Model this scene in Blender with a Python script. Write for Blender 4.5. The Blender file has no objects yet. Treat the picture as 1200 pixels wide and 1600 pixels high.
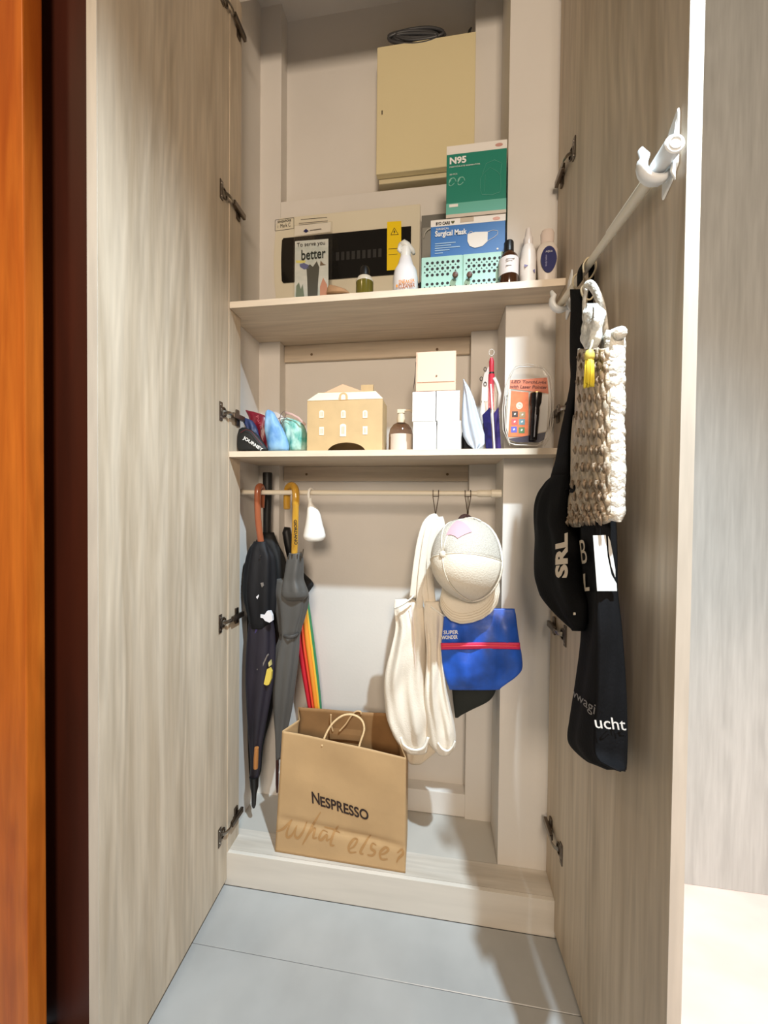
import bpy, bmesh, math, random
from mathutils import Vector as V, Matrix
random.seed(7)
R_ = math.radians
sc = bpy.context.scene
COL = sc.collection

# ------------------------------------------------------------------ camera
FPX = 600.0; CD = 1.1547; CH = 1.25
YAW, PITCH, ROLL = R_(8.2661), R_(0.9751), R_(0.581)
fw = V((-math.sin(YAW)*math.cos(PITCH), math.cos(YAW)*math.cos(PITCH), -math.sin(PITCH)))
rt = V((math.cos(YAW), math.sin(YAW), 0)); up = rt.cross(fw)
rt2 = rt*math.cos(ROLL)+up*math.sin(ROLL); up2 = -rt*math.sin(ROLL)+up*math.cos(ROLL)
CAM = V((0, -CD, CH))
cd = bpy.data.cameras.new('camera'); cam = bpy.data.objects.new('camera', cd); COL.objects.link(cam)
cd.sensor_width = 36; cd.lens = FPX/1600*36; cd.clip_start = 0.01
M3 = Matrix((rt2, up2, -fw)).transposed().to_4x4(); M3.translation = CAM
cam.matrix_world = M3
sc.camera = cam
# ------------------------------------------------------------------ world, lights, exposure
w = bpy.data.worlds.new('world'); sc.world = w; w.use_nodes = True
bg = w.node_tree.nodes['Background']; bg.inputs[0].default_value = (1.0, .76, .52, 1); bg.inputs[1].default_value = .10
def lamp(kind, name, loc, target, energy, color, **k):
    l = bpy.data.lights.new(name, kind); l.energy = energy; l.color = color
    for a, b in k.items(): setattr(l, a, b)
    o = bpy.data.objects.new(name, l); COL.objects.link(o); o.location = loc
    o.rotation_euler = (V(target)-V(loc)).to_track_quat('-Z', 'Y').to_euler()
    return o
lamp('SPOT', 'hall_downlight', (.50, -1.04, 2.96), (-.02, -1.02, 0), 370, (.72, .88, 1.0), spot_size=R_(108), spot_blend=.85, shadow_soft_size=.028)
lamp('AREA', 'warm_room_fill', (.30, -3.1, 2.2), (-.10, .2, 1.4), 60, (1, .82, .64), size=.7)  # unseen frontal fill added to brighten the column and back wall
lamp('SPOT', 'warm_side_downlight', (1.15, -1.0, 2.9), (1.05, -.40, 0), 190, (1, .80, .68), spot_size=R_(44), spot_blend=.6, shadow_soft_size=.05)
lamp('SPOT', 'warm_entry_downlight', (-1.15, -1.5, 2.9), (-1.2, -.42, 1.0), 17, (1, .75, .45), spot_size=R_(100), spot_blend=.8, shadow_soft_size=.08)
vs = sc.view_settings; vs.view_transform = 'Standard'; vs.look = 'None'; vs.exposure = 0.08; vs.gamma = 1; vs.use_curve_mapping = False

# ------------------------------------------------------------------ pixel helpers (a point of the photo on a given real plane)
def ray(u, v): return fw+rt2*((u-600)/FPX)-up2*((v-800)/FPX)
def W(u, v, y): d = ray(u, v); return CAM+d*((y-CAM.y)/d.y)
def WX(u, v, x): d = ray(u, v); return CAM+d*((x-CAM.x)/d.x)
def WZ(u, v, z): d = ray(u, v); return CAM+d*((z-CAM.z)/d.z)
def onY(y): return lambda u, v: W(u, v, y)
RD0 = V((.343, 0, 0)); RDD = V((.061, -.998, 0)); RDN = V((-.998, -.061, 0))
LD0 = V((-.677, 0, 0)); LDD = V((.024, -.9997, 0)); LDN = V((.9997, .024, 0))
def plane(q, n):
    def f(u, v): d = ray(u, v); return CAM+d*((q-CAM).dot(n)/d.dot(n))
    return f
def onR(off): return plane(RD0+RDN*off, RDN)
def RP(s, off, z): return RD0+RDD*s+RDN*off+V((0, 0, z))
def LP(s, off, z): return LD0+LDD*s+LDN*off+V((0, 0, z))

# ------------------------------------------------------------------ materials
def lin(c): return tuple(((x/255/12.92) if x/255 <= .04045 else ((x/255+.055)/1.055)**2.4) for x in c)+(1,)
def newmat(name):
    m = bpy.data.materials.new(name); m.use_nodes = True; nt = m.node_tree
    return m, nt, nt.nodes['Principled BSDF']
def mat(name, c, rough=.6, metal=0, var=0, vs_=(20, 20, 20), bump=0, bs=(60, 60, 60), trans=0, emit=0, spec=.5, c2=None, coat=0, sheen=0, detail=4):
    m, nt, p = newmat(name); N, L = nt.nodes, nt.links
    p.inputs['Base Color'].default_value = lin(c); p.inputs['Roughness'].default_value = rough
    p.inputs['Metallic'].default_value = metal; p.inputs['Transmission Weight'].default_value = trans
    p.inputs['Specular IOR Level'].default_value = spec; p.inputs['Coat Weight'].default_value = coat
    p.inputs['Sheen Weight'].default_value = sheen
    tc = N.new('ShaderNodeTexCoord')
    if var or c2:
        mp = N.new('ShaderNodeMapping'); mp.inputs['Scale'].default_value = vs_; L.new(tc.outputs['Object'], mp.inputs[0])
        n = N.new('ShaderNodeTexNoise'); n.inputs['Scale'].default_value = 1; n.inputs['Detail'].default_value = detail
        L.new(mp.outputs[0], n.inputs['Vector'])
        r = N.new('ShaderNodeValToRGB'); r.color_ramp.elements[0].position = .35; r.color_ramp.elements[1].position = .65
        a = c2 if c2 else tuple(max(0, x*(1-var)) for x in c); b = c if c2 else tuple(min(255, x*(1+var)) for x in c)
        r.color_ramp.elements[0].color = lin(a); r.color_ramp.elements[1].color = lin(b)
        L.new(n.outputs['Fac'], r.inputs[0]); L.new(r.outputs[0], p.inputs['Base Color'])
    if bump:
        mp = N.new('ShaderNodeMapping'); mp.inputs['Scale'].default_value = bs; L.new(tc.outputs['Object'], mp.inputs[0])
        n = N.new('ShaderNodeTexNoise'); n.inputs['Scale'].default_value = 1; n.inputs['Detail'].default_value = 3
        L.new(mp.outputs[0], n.inputs['Vector'])
        b = N.new('ShaderNodeBump'); b.inputs['Strength'].default_value = bump; b.inputs['Distance'].default_value = .004
        L.new(n.outputs['Fac'], b.inputs['Height']); L.new(b.outputs[0], p.inputs['Normal'])
    return m
def wood(name, c, c2, axis='z', rough=.5):
    m, nt, p = newmat(name); N, L = nt.nodes, nt.links
    s = {'z': (1, 1, .07), 'x': (.07, 1, 1), 'y': (1, .07, 1)}[axis]
    tc = N.new('ShaderNodeTexCoord')
    def noise(sc_, det, dist, mul=1):
        mp = N.new('ShaderNodeMapping'); mp.inputs['Scale'].default_value = tuple(a*mul for a in s); L.new(tc.outputs['Object'], mp.inputs[0])
        n = N.new('ShaderNodeTexNoise'); n.inputs['Scale'].default_value = sc_; n.inputs['Detail'].default_value = det
        n.inputs['Distortion'].default_value = dist; L.new(mp.outputs[0], n.inputs['Vector']); return n
    n1 = noise(21, 8, .8); n2 = noise(75, 4, .2); n3 = noise(4.5, 3, 1.2)
    r = N.new('ShaderNodeValToRGB'); e = r.color_ramp.elements
    e[0].position = .30; e[0].color = lin(c2); e[1].position = .62; e[1].color = lin(c)
    L.new(n1.outputs['Fac'], r.inputs[0])
    # cathedral figure in bands
    mp = N.new('ShaderNodeMapping'); mp.inputs['Scale'].default_value = tuple({1: 1, .07: .13}[a] for a in s); L.new(tc.outputs['Object'], mp.inputs[0])
    wv = N.new('ShaderNodeTexWave'); wv.wave_type = 'RINGS'; wv.inputs['Scale'].default_value = 15; wv.inputs['Distortion'].default_value = 7; wv.inputs['Detail'].default_value = 3; wv.inputs['Detail Scale'].default_value = 1.4
    L.new(mp.outputs[0], wv.inputs['Vector'])
    gate = N.new('ShaderNodeMapRange'); gate.inputs[1].default_value = .50; gate.inputs[2].default_value = .66; gate.inputs[4].default_value = .26
    L.new(n3.outputs['Fac'], gate.inputs[0])
    mulf = N.new('ShaderNodeMath'); mulf.operation = 'MULTIPLY'; L.new(gate.outputs[0], mulf.inputs[0]); L.new(wv.outputs['Fac'], mulf.inputs[1])
    mx = N.new('ShaderNodeMix'); mx.data_type = 'RGBA'; L.new(mulf.outputs[0], mx.inputs[0]); L.new(r.outputs[0], mx.inputs[6]); mx.inputs[7].default_value = lin(tuple(a*.72 for a in c2))
    fine = N.new('ShaderNodeMapRange'); fine.inputs[1].default_value = .3; fine.inputs[2].default_value = .7; fine.inputs[3].default_value = .88; fine.inputs[4].default_value = 1.05
    L.new(n2.outputs['Fac'], fine.inputs[0])
    mm = N.new('ShaderNodeVectorMath'); mm.operation = 'MULTIPLY'; L.new(mx.outputs[2], mm.inputs[0]); L.new(fine.outputs[0], mm.inputs[1])
    L.new(mm.outputs[0], p.inputs['Base Color'])
    b = N.new('ShaderNodeBump'); b.inputs['Strength'].default_value = .12; b.inputs['Distance'].default_value = .002
    L.new(n2.outputs['Fac'], b.inputs['Height']); L.new(b.outputs[0], p.inputs['Normal'])
    p.inputs['Roughness'].default_value = rough
    return m
def clear(name, tint=(255, 255, 255), gloss=.12, op=.04):
    m, nt, p = newmat(name); N, L = nt.nodes, nt.links
    t = N.new('ShaderNodeBsdfTransparent'); t.inputs[0].default_value = lin(tint)
    g = N.new('ShaderNodeBsdfGlossy'); g.inputs['Roughness'].default_value = .08
    lw = N.new('ShaderNodeLayerWeight'); lw.inputs[0].default_value = gloss+.2
    a = N.new('ShaderNodeMath'); a.operation = 'MULTIPLY_ADD'; a.inputs[1].default_value = .28; a.inputs[2].default_value = op*.12
    L.new(lw.outputs['Facing'], a.inputs[0])
    s = N.new('ShaderNodeMixShader'); L.new(a.outputs[0], s.inputs[0]); L.new(t.outputs[0], s.inputs[1]); L.new(g.outputs[0], s.inputs[2])
    L.new(s.outputs[0], N['Material Output'].inputs[0])
    return m
M_WV = wood('oak_vertical', (210, 194, 172), (184, 166, 142), 'z')
M_WX = wood('oak_horizontal', (214, 198, 176), (196, 178, 156), 'x')
M_WL = wood('oak_ledge', (208, 201, 190), (186, 176, 162), 'x')
M_EDGE = mat('oak_edge_band', (226, 210, 188), .5, var=.03, vs_=(8, 8, 60))
M_EDGEV = mat('oak_edge_band_vertical', (196, 186, 172), .5, var=.03, vs_=(60, 60, 6))
M_PAINT = mat('cream_wall_paint', (222, 217, 210), .65, bump=.06, bs=(120, 120, 120), var=.012, vs_=(3, 3, 3))
M_PLINTH = mat('plinth_face', (214, 207, 196), .45, var=.02, vs_=(3, 30, 30))
M_TILE = mat('grey_porcelain', (164, 164, 162), .32, var=.035, vs_=(5, 5, 5), bump=.05, bs=(30, 30, 30))
M_TILE_LIT = mat('porcelain_warm_lit', (226, 206, 196), .35, var=.03, vs_=(5, 9, 5), bump=.25, bs=(9, 16, 9))  # paler, warmer tile carries part of the side light in its colour
M_GROUT = mat('grout', (138, 138, 136), .9)
M_STONE = mat('closet_floor_board', (186, 182, 174), .42, var=.02, vs_=(4, 4, 4))
M_GREYP = wood('pale_grey_laminate', (196, 197, 193), (186, 187, 183), 'z')
M_ORANGE = wood('varnished_orange_wood', (206, 112, 36), (176, 84, 22), 'z', .35)
M_JAMB = mat('dark_brown_jamb', (66, 26, 12), .5, var=.1, vs_=(20, 20, 2))
M_METAL = mat('nickel', (150, 142, 132), .28, 1)
M_METALD = mat('hinge_steel', (112, 102, 92), .32, 1)
M_DARK = mat('hole_shade', (30, 26, 24), .7)
M_WPL = mat('white_plastic', (240, 240, 236), .35)
M_CRPL = mat('cream_plastic', (226, 218, 196), .35)
M_ROD = mat('cream_rod_enamel', (232, 222, 202), .35)
M_BLACK = mat('black_plastic', (20, 19, 19), .4)
M_INK = mat('black_ink', (34, 26, 24), .7)
M_WINK = mat('white_ink', (238, 238, 236), .6)
M_CLEAR = clear('clear_plastic')

# ------------------------------------------------------------------ mesh builder
class B:
    def __init__(s): s.v = []; s.f = []
    def add(s, vs, fs):
        n = len(s.v); s.v += [V(a) for a in vs]; s.f += [tuple(i+n for i in f) for f in fs]; return s
    def box(s, a, b):
        x0, y0, z0 = a; x1, y1, z1 = b
        return s.obox(V(((x0+x1)/2, (y0+y1)/2, (z0+z1)/2)), V((abs(x1-x0)/2, 0, 0)), V((0, abs(y1-y0)/2, 0)), V((0, 0, abs(z1-z0)/2)))
    def obox(s, c, a, b, d):
        c, a, b, d = V(c), V(a), V(b), V(d)
        vs = [c+a*i+b*j+d*k for k in (-1, 1) for j in (-1, 1) for i in (-1, 1)]
        return s.add(vs, [(0, 2, 3, 1), (4, 5, 7, 6), (0, 1, 5, 4), (2, 6, 7, 3), (0, 4, 6, 2), (1, 3, 7, 5)])
    def rings(s, rs, cap=True, closed=False):
        n = len(rs[0]); vs = [p for r in rs for p in r]; fs = []
        m = len(rs)
        for i in range(m if closed else m-1):
            j = (i+1) % m
            for k in range(n): fs.append((i*n+k, i*n+(k+1) % n, j*n+(k+1) % n, j*n+k))
        if cap and not closed: fs += [tuple(range(n-1, -1, -1)), tuple((m-1)*n+k for k in range(n))]
        return s.add(vs, fs)
    def tube(s, path, r, n=10, cap=True, closed=False, flat=1.0, ref=None):
        path = [V(p) for p in path]; rs = []; m = len(path)
        rad = r if isinstance(r, (list, tuple)) else [r]*m
        pn = None
        for i, p in enumerate(path):
            if closed: t = path[(i+1) % m]-path[i-1]
            else: t = path[min(i+1, m-1)]-path[max(i-1, 0)]
            t.normalize()
            if ref is not None: a = V(ref)-t*V(ref).dot(t)
            elif pn is None: a = t.cross(V((0, 0, 1)) if abs(t.z) < .9 else V((0, 1, 0)))
            else: a = pn-t*pn.dot(t)
            a.normalize(); pn = a; b = t.cross(a)
            rs.append([p+(a*math.cos(2*math.pi*k/n)+b*math.sin(2*math.pi*k/n)*flat)*rad[i] for k in range(n)])
        return s.rings(rs, cap, closed)
    def lathe(s, prof, c, n=28, sx=1, sy=1, ax=None):
        c = V(c); rs = []
        for r, z in prof:
            ring = []
            for k in range(n):
                a = 2*math.pi*k/n; q = V((r*sx*math.cos(a), r*sy*math.sin(a), z))
                ring.append(c+(ax @ q if ax else q))
            rs.append(ring)
        return s.rings(rs)
    def prism(s, pts, ext):
        pts = [V(p) for p in pts]; e = V(ext); n = len(pts)
        return s.add(pts+[p+e for p in pts], [tuple(range(n))]+[tuple(range(2*n-1, n-1, -1))]+[(i, (i+1) % n, n+(i+1) % n, n+i) for i in range(n)])
    def grid(s, f, nu, nv):
        vs = [f(i/nu, j/nv) for j in range(nv+1) for i in range(nu+1)]
        return s.add(vs, [(j*(nu+1)+i, j*(nu+1)+i+1, (j+1)*(nu+1)+i+1, (j+1)*(nu+1)+i) for j in range(nv) for i in range(nu)])
def base_of(o): return V(o.get('_b', (0, 0, 0)))
BASE = {}
def build(name, b, m, parent=None, smooth=False, bevel=0, label=None, cat=None, group=None, kind=None, seg=2, solid=0, sub=0):
    me = bpy.data.meshes.new(name)
    if parent is None:
        xs = [p.x for p in b.v]; ys = [p.y for p in b.v]; zs = [p.z for p in b.v]
        org = V(((min(xs)+max(xs))/2, (min(ys)+max(ys))/2, min(zs)))
    else: org = BASE[parent.name]
    me.from_pydata([tuple(p-org) for p in b.v], [], b.f)
    bm = bmesh.new(); bm.from_mesh(me)
    bmesh.ops.recalc_face_normals(bm, faces=bm.faces)
    if bevel:
        es = [e for e in bm.edges if len(e.link_faces) == 2 and e.calc_face_angle(0) > .6]
        bmesh.ops.bevel(bm, geom=es, offset=bevel, segments=seg, affect='EDGES', profile=.7, clamp_overlap=True)
    bm.to_mesh(me); bm.free()
    if smooth:
        me.polygons.foreach_set('use_smooth', [True]*len(me.polygons))
        if smooth == 'auto': me.set_sharp_from_angle(angle=R_(38))
    me.materials.append(m)
    o = bpy.data.objects.new(name, me); COL.objects.link(o)
    if solid:
        md = o.modifiers.new('s', 'SOLIDIFY'); md.thickness = solid; md.offset = 0
    if sub:
        md = o.modifiers.new('u', 'SUBSURF'); md.levels = sub; md.render_levels = sub
    if parent is not None: o.parent = parent; BASE[o.name] = BASE[parent.name]
    else: o.location = org; BASE[o.name] = org
    if label: o['label'] = label
    if cat: o['category'] = cat
    if group: o['group'] = group
    if kind: o['kind'] = kind
    return o
def thing(name, label, cat, loc, group=None):
    o = bpy.data.objects.new(name, None); COL.objects.link(o); o.location = loc; o.empty_display_size = .05
    o['label'] = label; o['category'] = cat; BASE[o.name] = V(loc)
    if group: o['group'] = group
    return o
def children(o): return [c for c in bpy.data.objects if c.parent == o]
def dup(root, delta, label=None):
    r = root.copy(); COL.objects.link(r); r.location = root.location+V(delta); BASE[r.name] = V(r.location)
    if label: r['label'] = label
    for ch in children(root):
        c = ch.copy(); COL.objects.link(c); c.parent = r; BASE[c.name] = BASE[r.name]
        for g in children(ch):
            d = g.copy(); COL.objects.link(d); d.parent = c
    return r
def lerp(a, b, t): return a+(b-a)*t
def interp(rows, t):
    n = len(rows)-1; x = t*n; i = min(int(x), n-1); f = x-i
    p0 = rows[max(i-1, 0)]; p1 = rows[i]; p2 = rows[i+1]; p3 = rows[min(i+2, n)]
    return [.5*((2*b)+(-a+c)*f+(2*a-5*b+4*c-d)*f*f+(-a+3*b-3*c+d)*f**3) for a, b, c, d in zip(p0, p1, p2, p3)]
def arc_rows(rows):  # resample knots so spacing follows v
    return rows
def loft(rows, conv, nrm, n=40, m=60, p=2.2, disp=None, extra=None):
    """rows: (v, uL, uR, off, thick): conv(off)(u,v) gives the points"""
    rs = []; v0, v1 = rows[0][0], rows[-1][0]
    for j in range(m+1):
        vv = lerp(v0, v1, j/m); i = 0
        while i < len(rows)-2 and rows[i+1][0] < vv: i += 1
        f = (vv-rows[i][0])/(rows[i+1][0]-rows[i][0]); x = interp(rows, (i+max(0, min(1, f)))/(len(rows)-1))
        _, uL, uR, off, th = x
        a = conv(off)(uL, vv); b = conv(off)(uR, vv); c = (a+b)/2; h = (b-a)/2
        ring = []
        for k in range(n):
            t = 2*math.pi*k/n; ct, st = math.cos(t), math.sin(t)
            e = 2/p
            cx = math.copysign(abs(ct)**e, ct); sy = math.copysign(abs(st)**e, st)
            q = c+h*cx+nrm*(th/2*sy)
            if disp: q = disp(q, t, j/m, c, h, th, cx, sy)
            ring.append(q)
        rs.append(ring)
    return B().rings(rs)
def text(s, pl, pr, pt, m, parent, name='lettering', bold=0.0, nrm=V((0, -1, 0)), eps=.0012, shear=0, res=3, kind=None):
    """writes s in the parallelogram: pl lower left, pr lower right, pt upper left"""
    c = bpy.data.curves.new(name, 'FONT'); c.body = s; c.size = 1; c.offset = bold; c.resolution_u = res; c.shear = shear
    o = bpy.data.objects.new(name, c); COL.objects.link(o)
    dg = bpy.context.evaluated_depsgraph_get(); me = bpy.data.meshes.new_from_object(o.evaluated_get(dg))
    bpy.data.objects.remove(o); bpy.data.curves.remove(c)
    xs = [v.co.x for v in me.vertices]; ys = [v.co.y for v in me.vertices]
    x0, x1, y0, y1 = min(xs), max(xs), min(ys), max(ys)
    b = B(); ux = V(pr)-V(pl); uy = V(pt)-V(pl)
    b.v = [V(pl)+ux*((v.co.x-x0)/(x1-x0))+uy*((v.co.y-y0)/(y1-y0))+nrm*eps for v in me.vertices]
    b.f = [tuple(p.vertices) for p in me.polygons]
    bpy.data.meshes.remove(me)
    return build(name, b, m, parent)
def decal(name, pts, m, parent, nrm=V((0, -1, 0)), eps=.0004, th=.0006, **k):
    return build(name, B().prism([V(p)+nrm*eps for p in pts], nrm*th), m, parent, **k)
def tx(s, y, a, b, c, m, parent, **k):   # text on a plane y from three pixels
    f = onY(y); return text(s, f(*a), f(*b), f(*c), m, parent, **k)
def dc(name, y, px, m, parent, **k):
    f = onY(y); return decal(name, [f(*q) for q in px], m, parent, **k)
def circle(c, a, b, n=20, t0=0, t1=2*math.pi): return [V(c)+V(a)*math.cos(t0+(t1-t0)*i/n)+V(b)*math.sin(t0+(t1-t0)*i/n) for i in range(n)]

# ================================================================== SETTING
XL, XR, XW = -.6744, .3365, -.702
DC, DP, DB = .0945, .2617, .3171
Z1B, Z1, Z2B, Z2 = 1.8765, 1.8963, 1.4009, 1.4188
XCI, XPL, XPR, XCR = .1964, -.6174, .1042, .3475
ZL = .1079; ZT = 3.15
def struct(name, b, m, label, **k): return build(name, b, m, label=label, kind='structure', **k)
flo = struct('floor', B().box((-3.2, -3.2, -.03), (3.4, .6, -.003)), M_GROUT, 'hall floor of large grey tiles in front of the closet')
me_tile = {}
for jy, (y0, y1) in enumerate([(-3.2, -1.97), (-1.97, -1.37), (-1.37, -.77), (-.77, -.17), (-.17, .43)]):
    xs = [-3.1, -1.9, -.72, .42, 1.6, 2.8] if jy % 2 else [-3.1, -1.9, -.70, .46, 1.64, 2.8]
    for a, b in zip(xs, xs[1:]):
        m = M_TILE_LIT if a > .3 else M_TILE
        b1 = min(y1, -.0005) if -.75 < a < .3 else y1
        build('tile', B().box((a+.0006, y0+.0006, -.006), (b-.0006, b1-.0006, 0)), m, flo, bevel=.0012, seg=1)
struct('wall_back', B().box((XPL-.1, DB, 0), (XPR+.12, DB+.02, ZT)), M_PAINT, 'cream back wall of the closet')
struct('wall_left', B().box((XW-.02, .0705, 0), (XW, DB+.02, ZT)), M_PAINT, 'cream left side wall inside the closet')
struct('wall_column_left', B().box((XW, DP, 0), (XPL, DB, ZT)), M_PAINT, 'narrow cream pilaster in the left back corner')
struct('wall_column_back', B().box((XPR, DP, 0), (XCI, DB, ZT)), M_PAINT, 'narrow cream pilaster in the right back corner')
struct('wall_column_right', B().box((XCI, DC, 0), (XCR, DB+.02, ZT)), M_PAINT, 'broad cream boxed column at the right of the closet')
struct('wall_boxing', B().box((XPL, DP, Z1+.0005), (XPR, DB, 2.408)), M_PAINT, 'cream boxed-out lower wall behind the top shelf', bevel=.002)
struct('ceiling', B().box((XW-.02, 0, ZT), (XCR, DB+.02, ZT+.03)), M_PAINT, 'cream top of the closet')
struct('wall_front', B().box((-3.2, .0, 2.91), (3.4, .06, 3.3)).box((-1.02, .0, 0), (XL-.024, .06, 2.97)), M_PAINT, 'cream wall over the closet opening')
struct('trim_1', B().box((XW, 0, ZL), (XL, .07, 2.909)), M_WV, 'oak side panel at the left of the closet')
struct('trim_2', B().box((XR+.008, 0, ZL), (XR+.022, DC, 2.909)), M_WV, 'oak side panel at the right of the closet')
struct('baseboard_back', B().box((XW, DP+.004-.0, ZL), (XCI, DB, .192)), M_PAINT, 'cream skirting along the closet back', bevel=.003)
# plinth and closet floor
struct('trim_3', B().box((-.70, 0, 0), (XR+.022, .012, ZL)), M_PLINTH, 'cream face board of the closet plinth', bevel=.0012)
struct('trim_4', B().box((-.70, .0125, .09), (XR+.022, DC-.001, ZL)), M_WL, 'pale oak ledge on the closet plinth')
struct('floor_closet', B().box((XW, DC-.0005, .07), (XCI, DP+.01, .1062)), M_STONE, 'smooth raised floor inside the closet', bevel=.0025)
struct('wall_right', B().box((XR+.025, .236, .001), (3.4, .29, ZT)), M_GREYP, 'pale grey laminate wall beyond the right door')
struct('door_3', B().box((-1.9, -.46, .012), (-.868, -.42, 3.2)), M_ORANGE, 'varnished orange wooden entrance door at far left', bevel=.003)
struct('trim_5', B().box((-.95, -.38, 0), (-.735, -.34, 3.2)), M_JAMB, 'dark brown door jamb beside the orange door', bevel=.003)
# cabinet doors
def door(name, P, dx, label):
    o0 = P(0, 0, .014)
    c = P(.244, -.011, (.02+2.955)/2)
    a = (P(1, 0, 0)-P(0, 0, 0))*.244; b = (P(0, 1, 0)-P(0, 0, 0))*.011
    d = bpy.data.objects.new(name, None); COL.objects.link(d); d.location = P(0, 0, .02); BASE[d.name] = V(d.location)
    d['kind'] = 'structure'; d['label'] = label
    build('door_panel', B().obox(c, a, b, V((0, 0, 1.4675))), M_WV, d, bevel=.0006, seg=1)
    e = P(.4885, -.011, (.02+2.955)/2)
    build('edge_banding', B().obox(e, a/.244*.0006, b*.99, V((0, 0, 1.467))), M_EDGEV, d)
    return d
dL = door('door_1', LP, 1, 'left oak closet door standing open')
dR = door('door_2', RP, -1, 'right oak closet door standing open')
def hinge(P, d, z, pan, sgn, tilt):
    U = lambda s, o, zz: P(s, o, zz)
    ax = (P(1, 0, 0)-P(0, 0, 0)); nn = (P(0, 1, 0)-P(0, 0, 0)); Z = V((0, 0, 1))
    h = build('hinge', B().obox(P(.046, .0015, z), ax*.008, nn*.0015, Z*.029).lathe([(.0165, -.001), (.0165, .003), (.013, .0035), (.012, -.006)], P(.031, .001, z), 20, ax=Matrix((ax, Z, nn)).transposed()), M_METALD, d, bevel=.0006, seg=1)
    # arm crossing from the cup to the side panel
    pts = [P(.034, .004, z), P(.026, .012, z), P(.012, .016, z), P(-.004, .014, z)]
    build('hinge_link', B().tube(pts, .006, 6, flat=.35, ref=(0, 0, 1)), M_METAL, h, smooth='auto')
    xs = pan
    b = B().obox(V((xs+sgn*.012, .038, z)), V((.005, 0, 0)), V((0, .034, 0)), V((0, 0, .0085)))
    build('hinge_arm', b, M_METALD, h, bevel=.002)
    b = B().obox(V((xs+sgn*.003, .046, z)), V((.0028, 0, 0)), V((0, .009, 0)), V((0, 0, .026))).obox(V((xs+sgn*.006, .044, z)), V((.004, 0, 0)), V((0, .016, 0)), V((0, 0, .006)))
    build('mounting_plate', b, M_METALD, h, bevel=.001, seg=1)
    for zz in (-.019, .019):
        build('screw', B().tube([P(.046, .0028, z+zz), P(.046, .0042, z+zz)], .0035, 10), M_METAL, h)
for z in (2.80, 2.213, 1.537, .875, .197): hinge(LP, dL, z, XL, 1, 0)
for z in (2.80, 2.213, 1.525, .897, .29): hinge(RP, dR, z, XR+.008, -1, 0)

# ------------------------------------------------------------------ shelves, rails, rod
def shelf(z0, z1, label, grp):
    t = thing('closet_shelf', label, 'shelf', (-.2, .1, z0))
    pts = [(XL+.001, .0015), (XR+.007, .0015), (XR+.007, DC-.001), (XCI-.001, DC-.001), (XCI-.001, DP-.0005), (XPR-.0005, DP-.0005), (XPR-.0005, DB-.0005), (XPL+.0005, DB-.0005), (XPL+.0005, DP-.0005), (XW+.001, DP-.0005), (XW+.001, .071), (XL+.001, .071)]
    b = B().prism([V((x, y, z0)) for x, y in pts], V((0, 0, z1-z0)))
    build('board', b, M_WX, t)
    build('edge_banding', B().box((XL+.001, 0, z0), (XR+.007, .0014, z1)), M_EDGE, t)
    return t
shelf(Z1B, Z1, 'upper oak closet shelf carrying the mask boxes and bottles', None)
shelf(Z2B, Z2, 'lower oak closet shelf carrying the cardboard house and white boxes', None)
def rail(z0, z1, px, label):
    t = thing('shelf_rail', label, 'rail', (-.25, DP+.02, z0))
    build('batten', B().box((XPL+.001, DB-.016, z0), (XPR-.001, DB-.0005, z1)), M_WX, t, bevel=.001, seg=1)
    for u, v in px:
        p = W(u, v, DB-.016); build('screw_hole', B().lathe([(.0046, 0), (.0052, .0012), (.003, .0016), (.002, .0004)], p, 12, ax=Matrix(((1, 0, 0), (0, 0, -1), (0, 1, 0)))), mat('rail_plug', (120, 96, 70), .6), t)
rail(1.813, Z1B-.0005, [(487, 554), (683, 546)], 'oak batten under the upper shelf at the back')
rail(1.343, Z2B-.0005, [(479, 741), (699, 741)], 'oak batten under the lower shelf at the back')
YR, ZR = .128, 1.292
t = thing('clothes_rod', 'thin cream tension rod under the lower shelf', 'rod', (-.25, YR, ZR-.01))
build('rod', B().tube([(XW+.006, YR, ZR), (.12, YR, ZR)], .0085, 16), M_ROD, t, smooth='auto')
build('outer_tube', B().tube([(.118, YR, ZR), (.124, YR, ZR), (.158, YR, ZR), (.162, YR, ZR)], [.009, .0115, .0115, .0100], 16), M_ROD, t, smooth='auto')
build('end_cap', B().tube([(.162, YR, ZR), (.164, YR, ZR), (XCI-.0005, YR, ZR)], [.011, .0135, .0135], 18), M_ROD, t, smooth='auto')
build('end_cap', B().tube([(XW+.0005, YR, ZR), (XW+.01, YR, ZR), (XW+.013, YR, ZR)], [.0095, .0095, .0085], 18), M_ROD, t, smooth='auto')

# ================================================================== TOP SHELF AREA
# metal electrical cabinet high on the back wall
M_CREAM = mat('beige_enamel', (226, 212, 170), .42, bump=.08, bs=(200, 200, 200))
M_CREAM2 = mat('beige_enamel_body', (206, 194, 160), .5)
t = thing('electrical_cabinet', 'beige metal electrical cabinet high on the back wall', 'cabinet', (-.07, .28, 2.42))
build('body', B().box((-.236, .252, 2.425), (.100, DB-.0005, 2.865)), M_CREAM2, t, bevel=.003)
build('door', B().box((-.242, .226, 2.44), (.103, .250, 2.888)), M_CREAM, t, bevel=.004, seg=3)
p = W(597, 176, .2255); build('lock', B().box((p.x-.002, .2245, p.z-.007), (p.x+.002, .2262, p.z+.007)), M_METAL, t, bevel=.0005)
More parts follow.
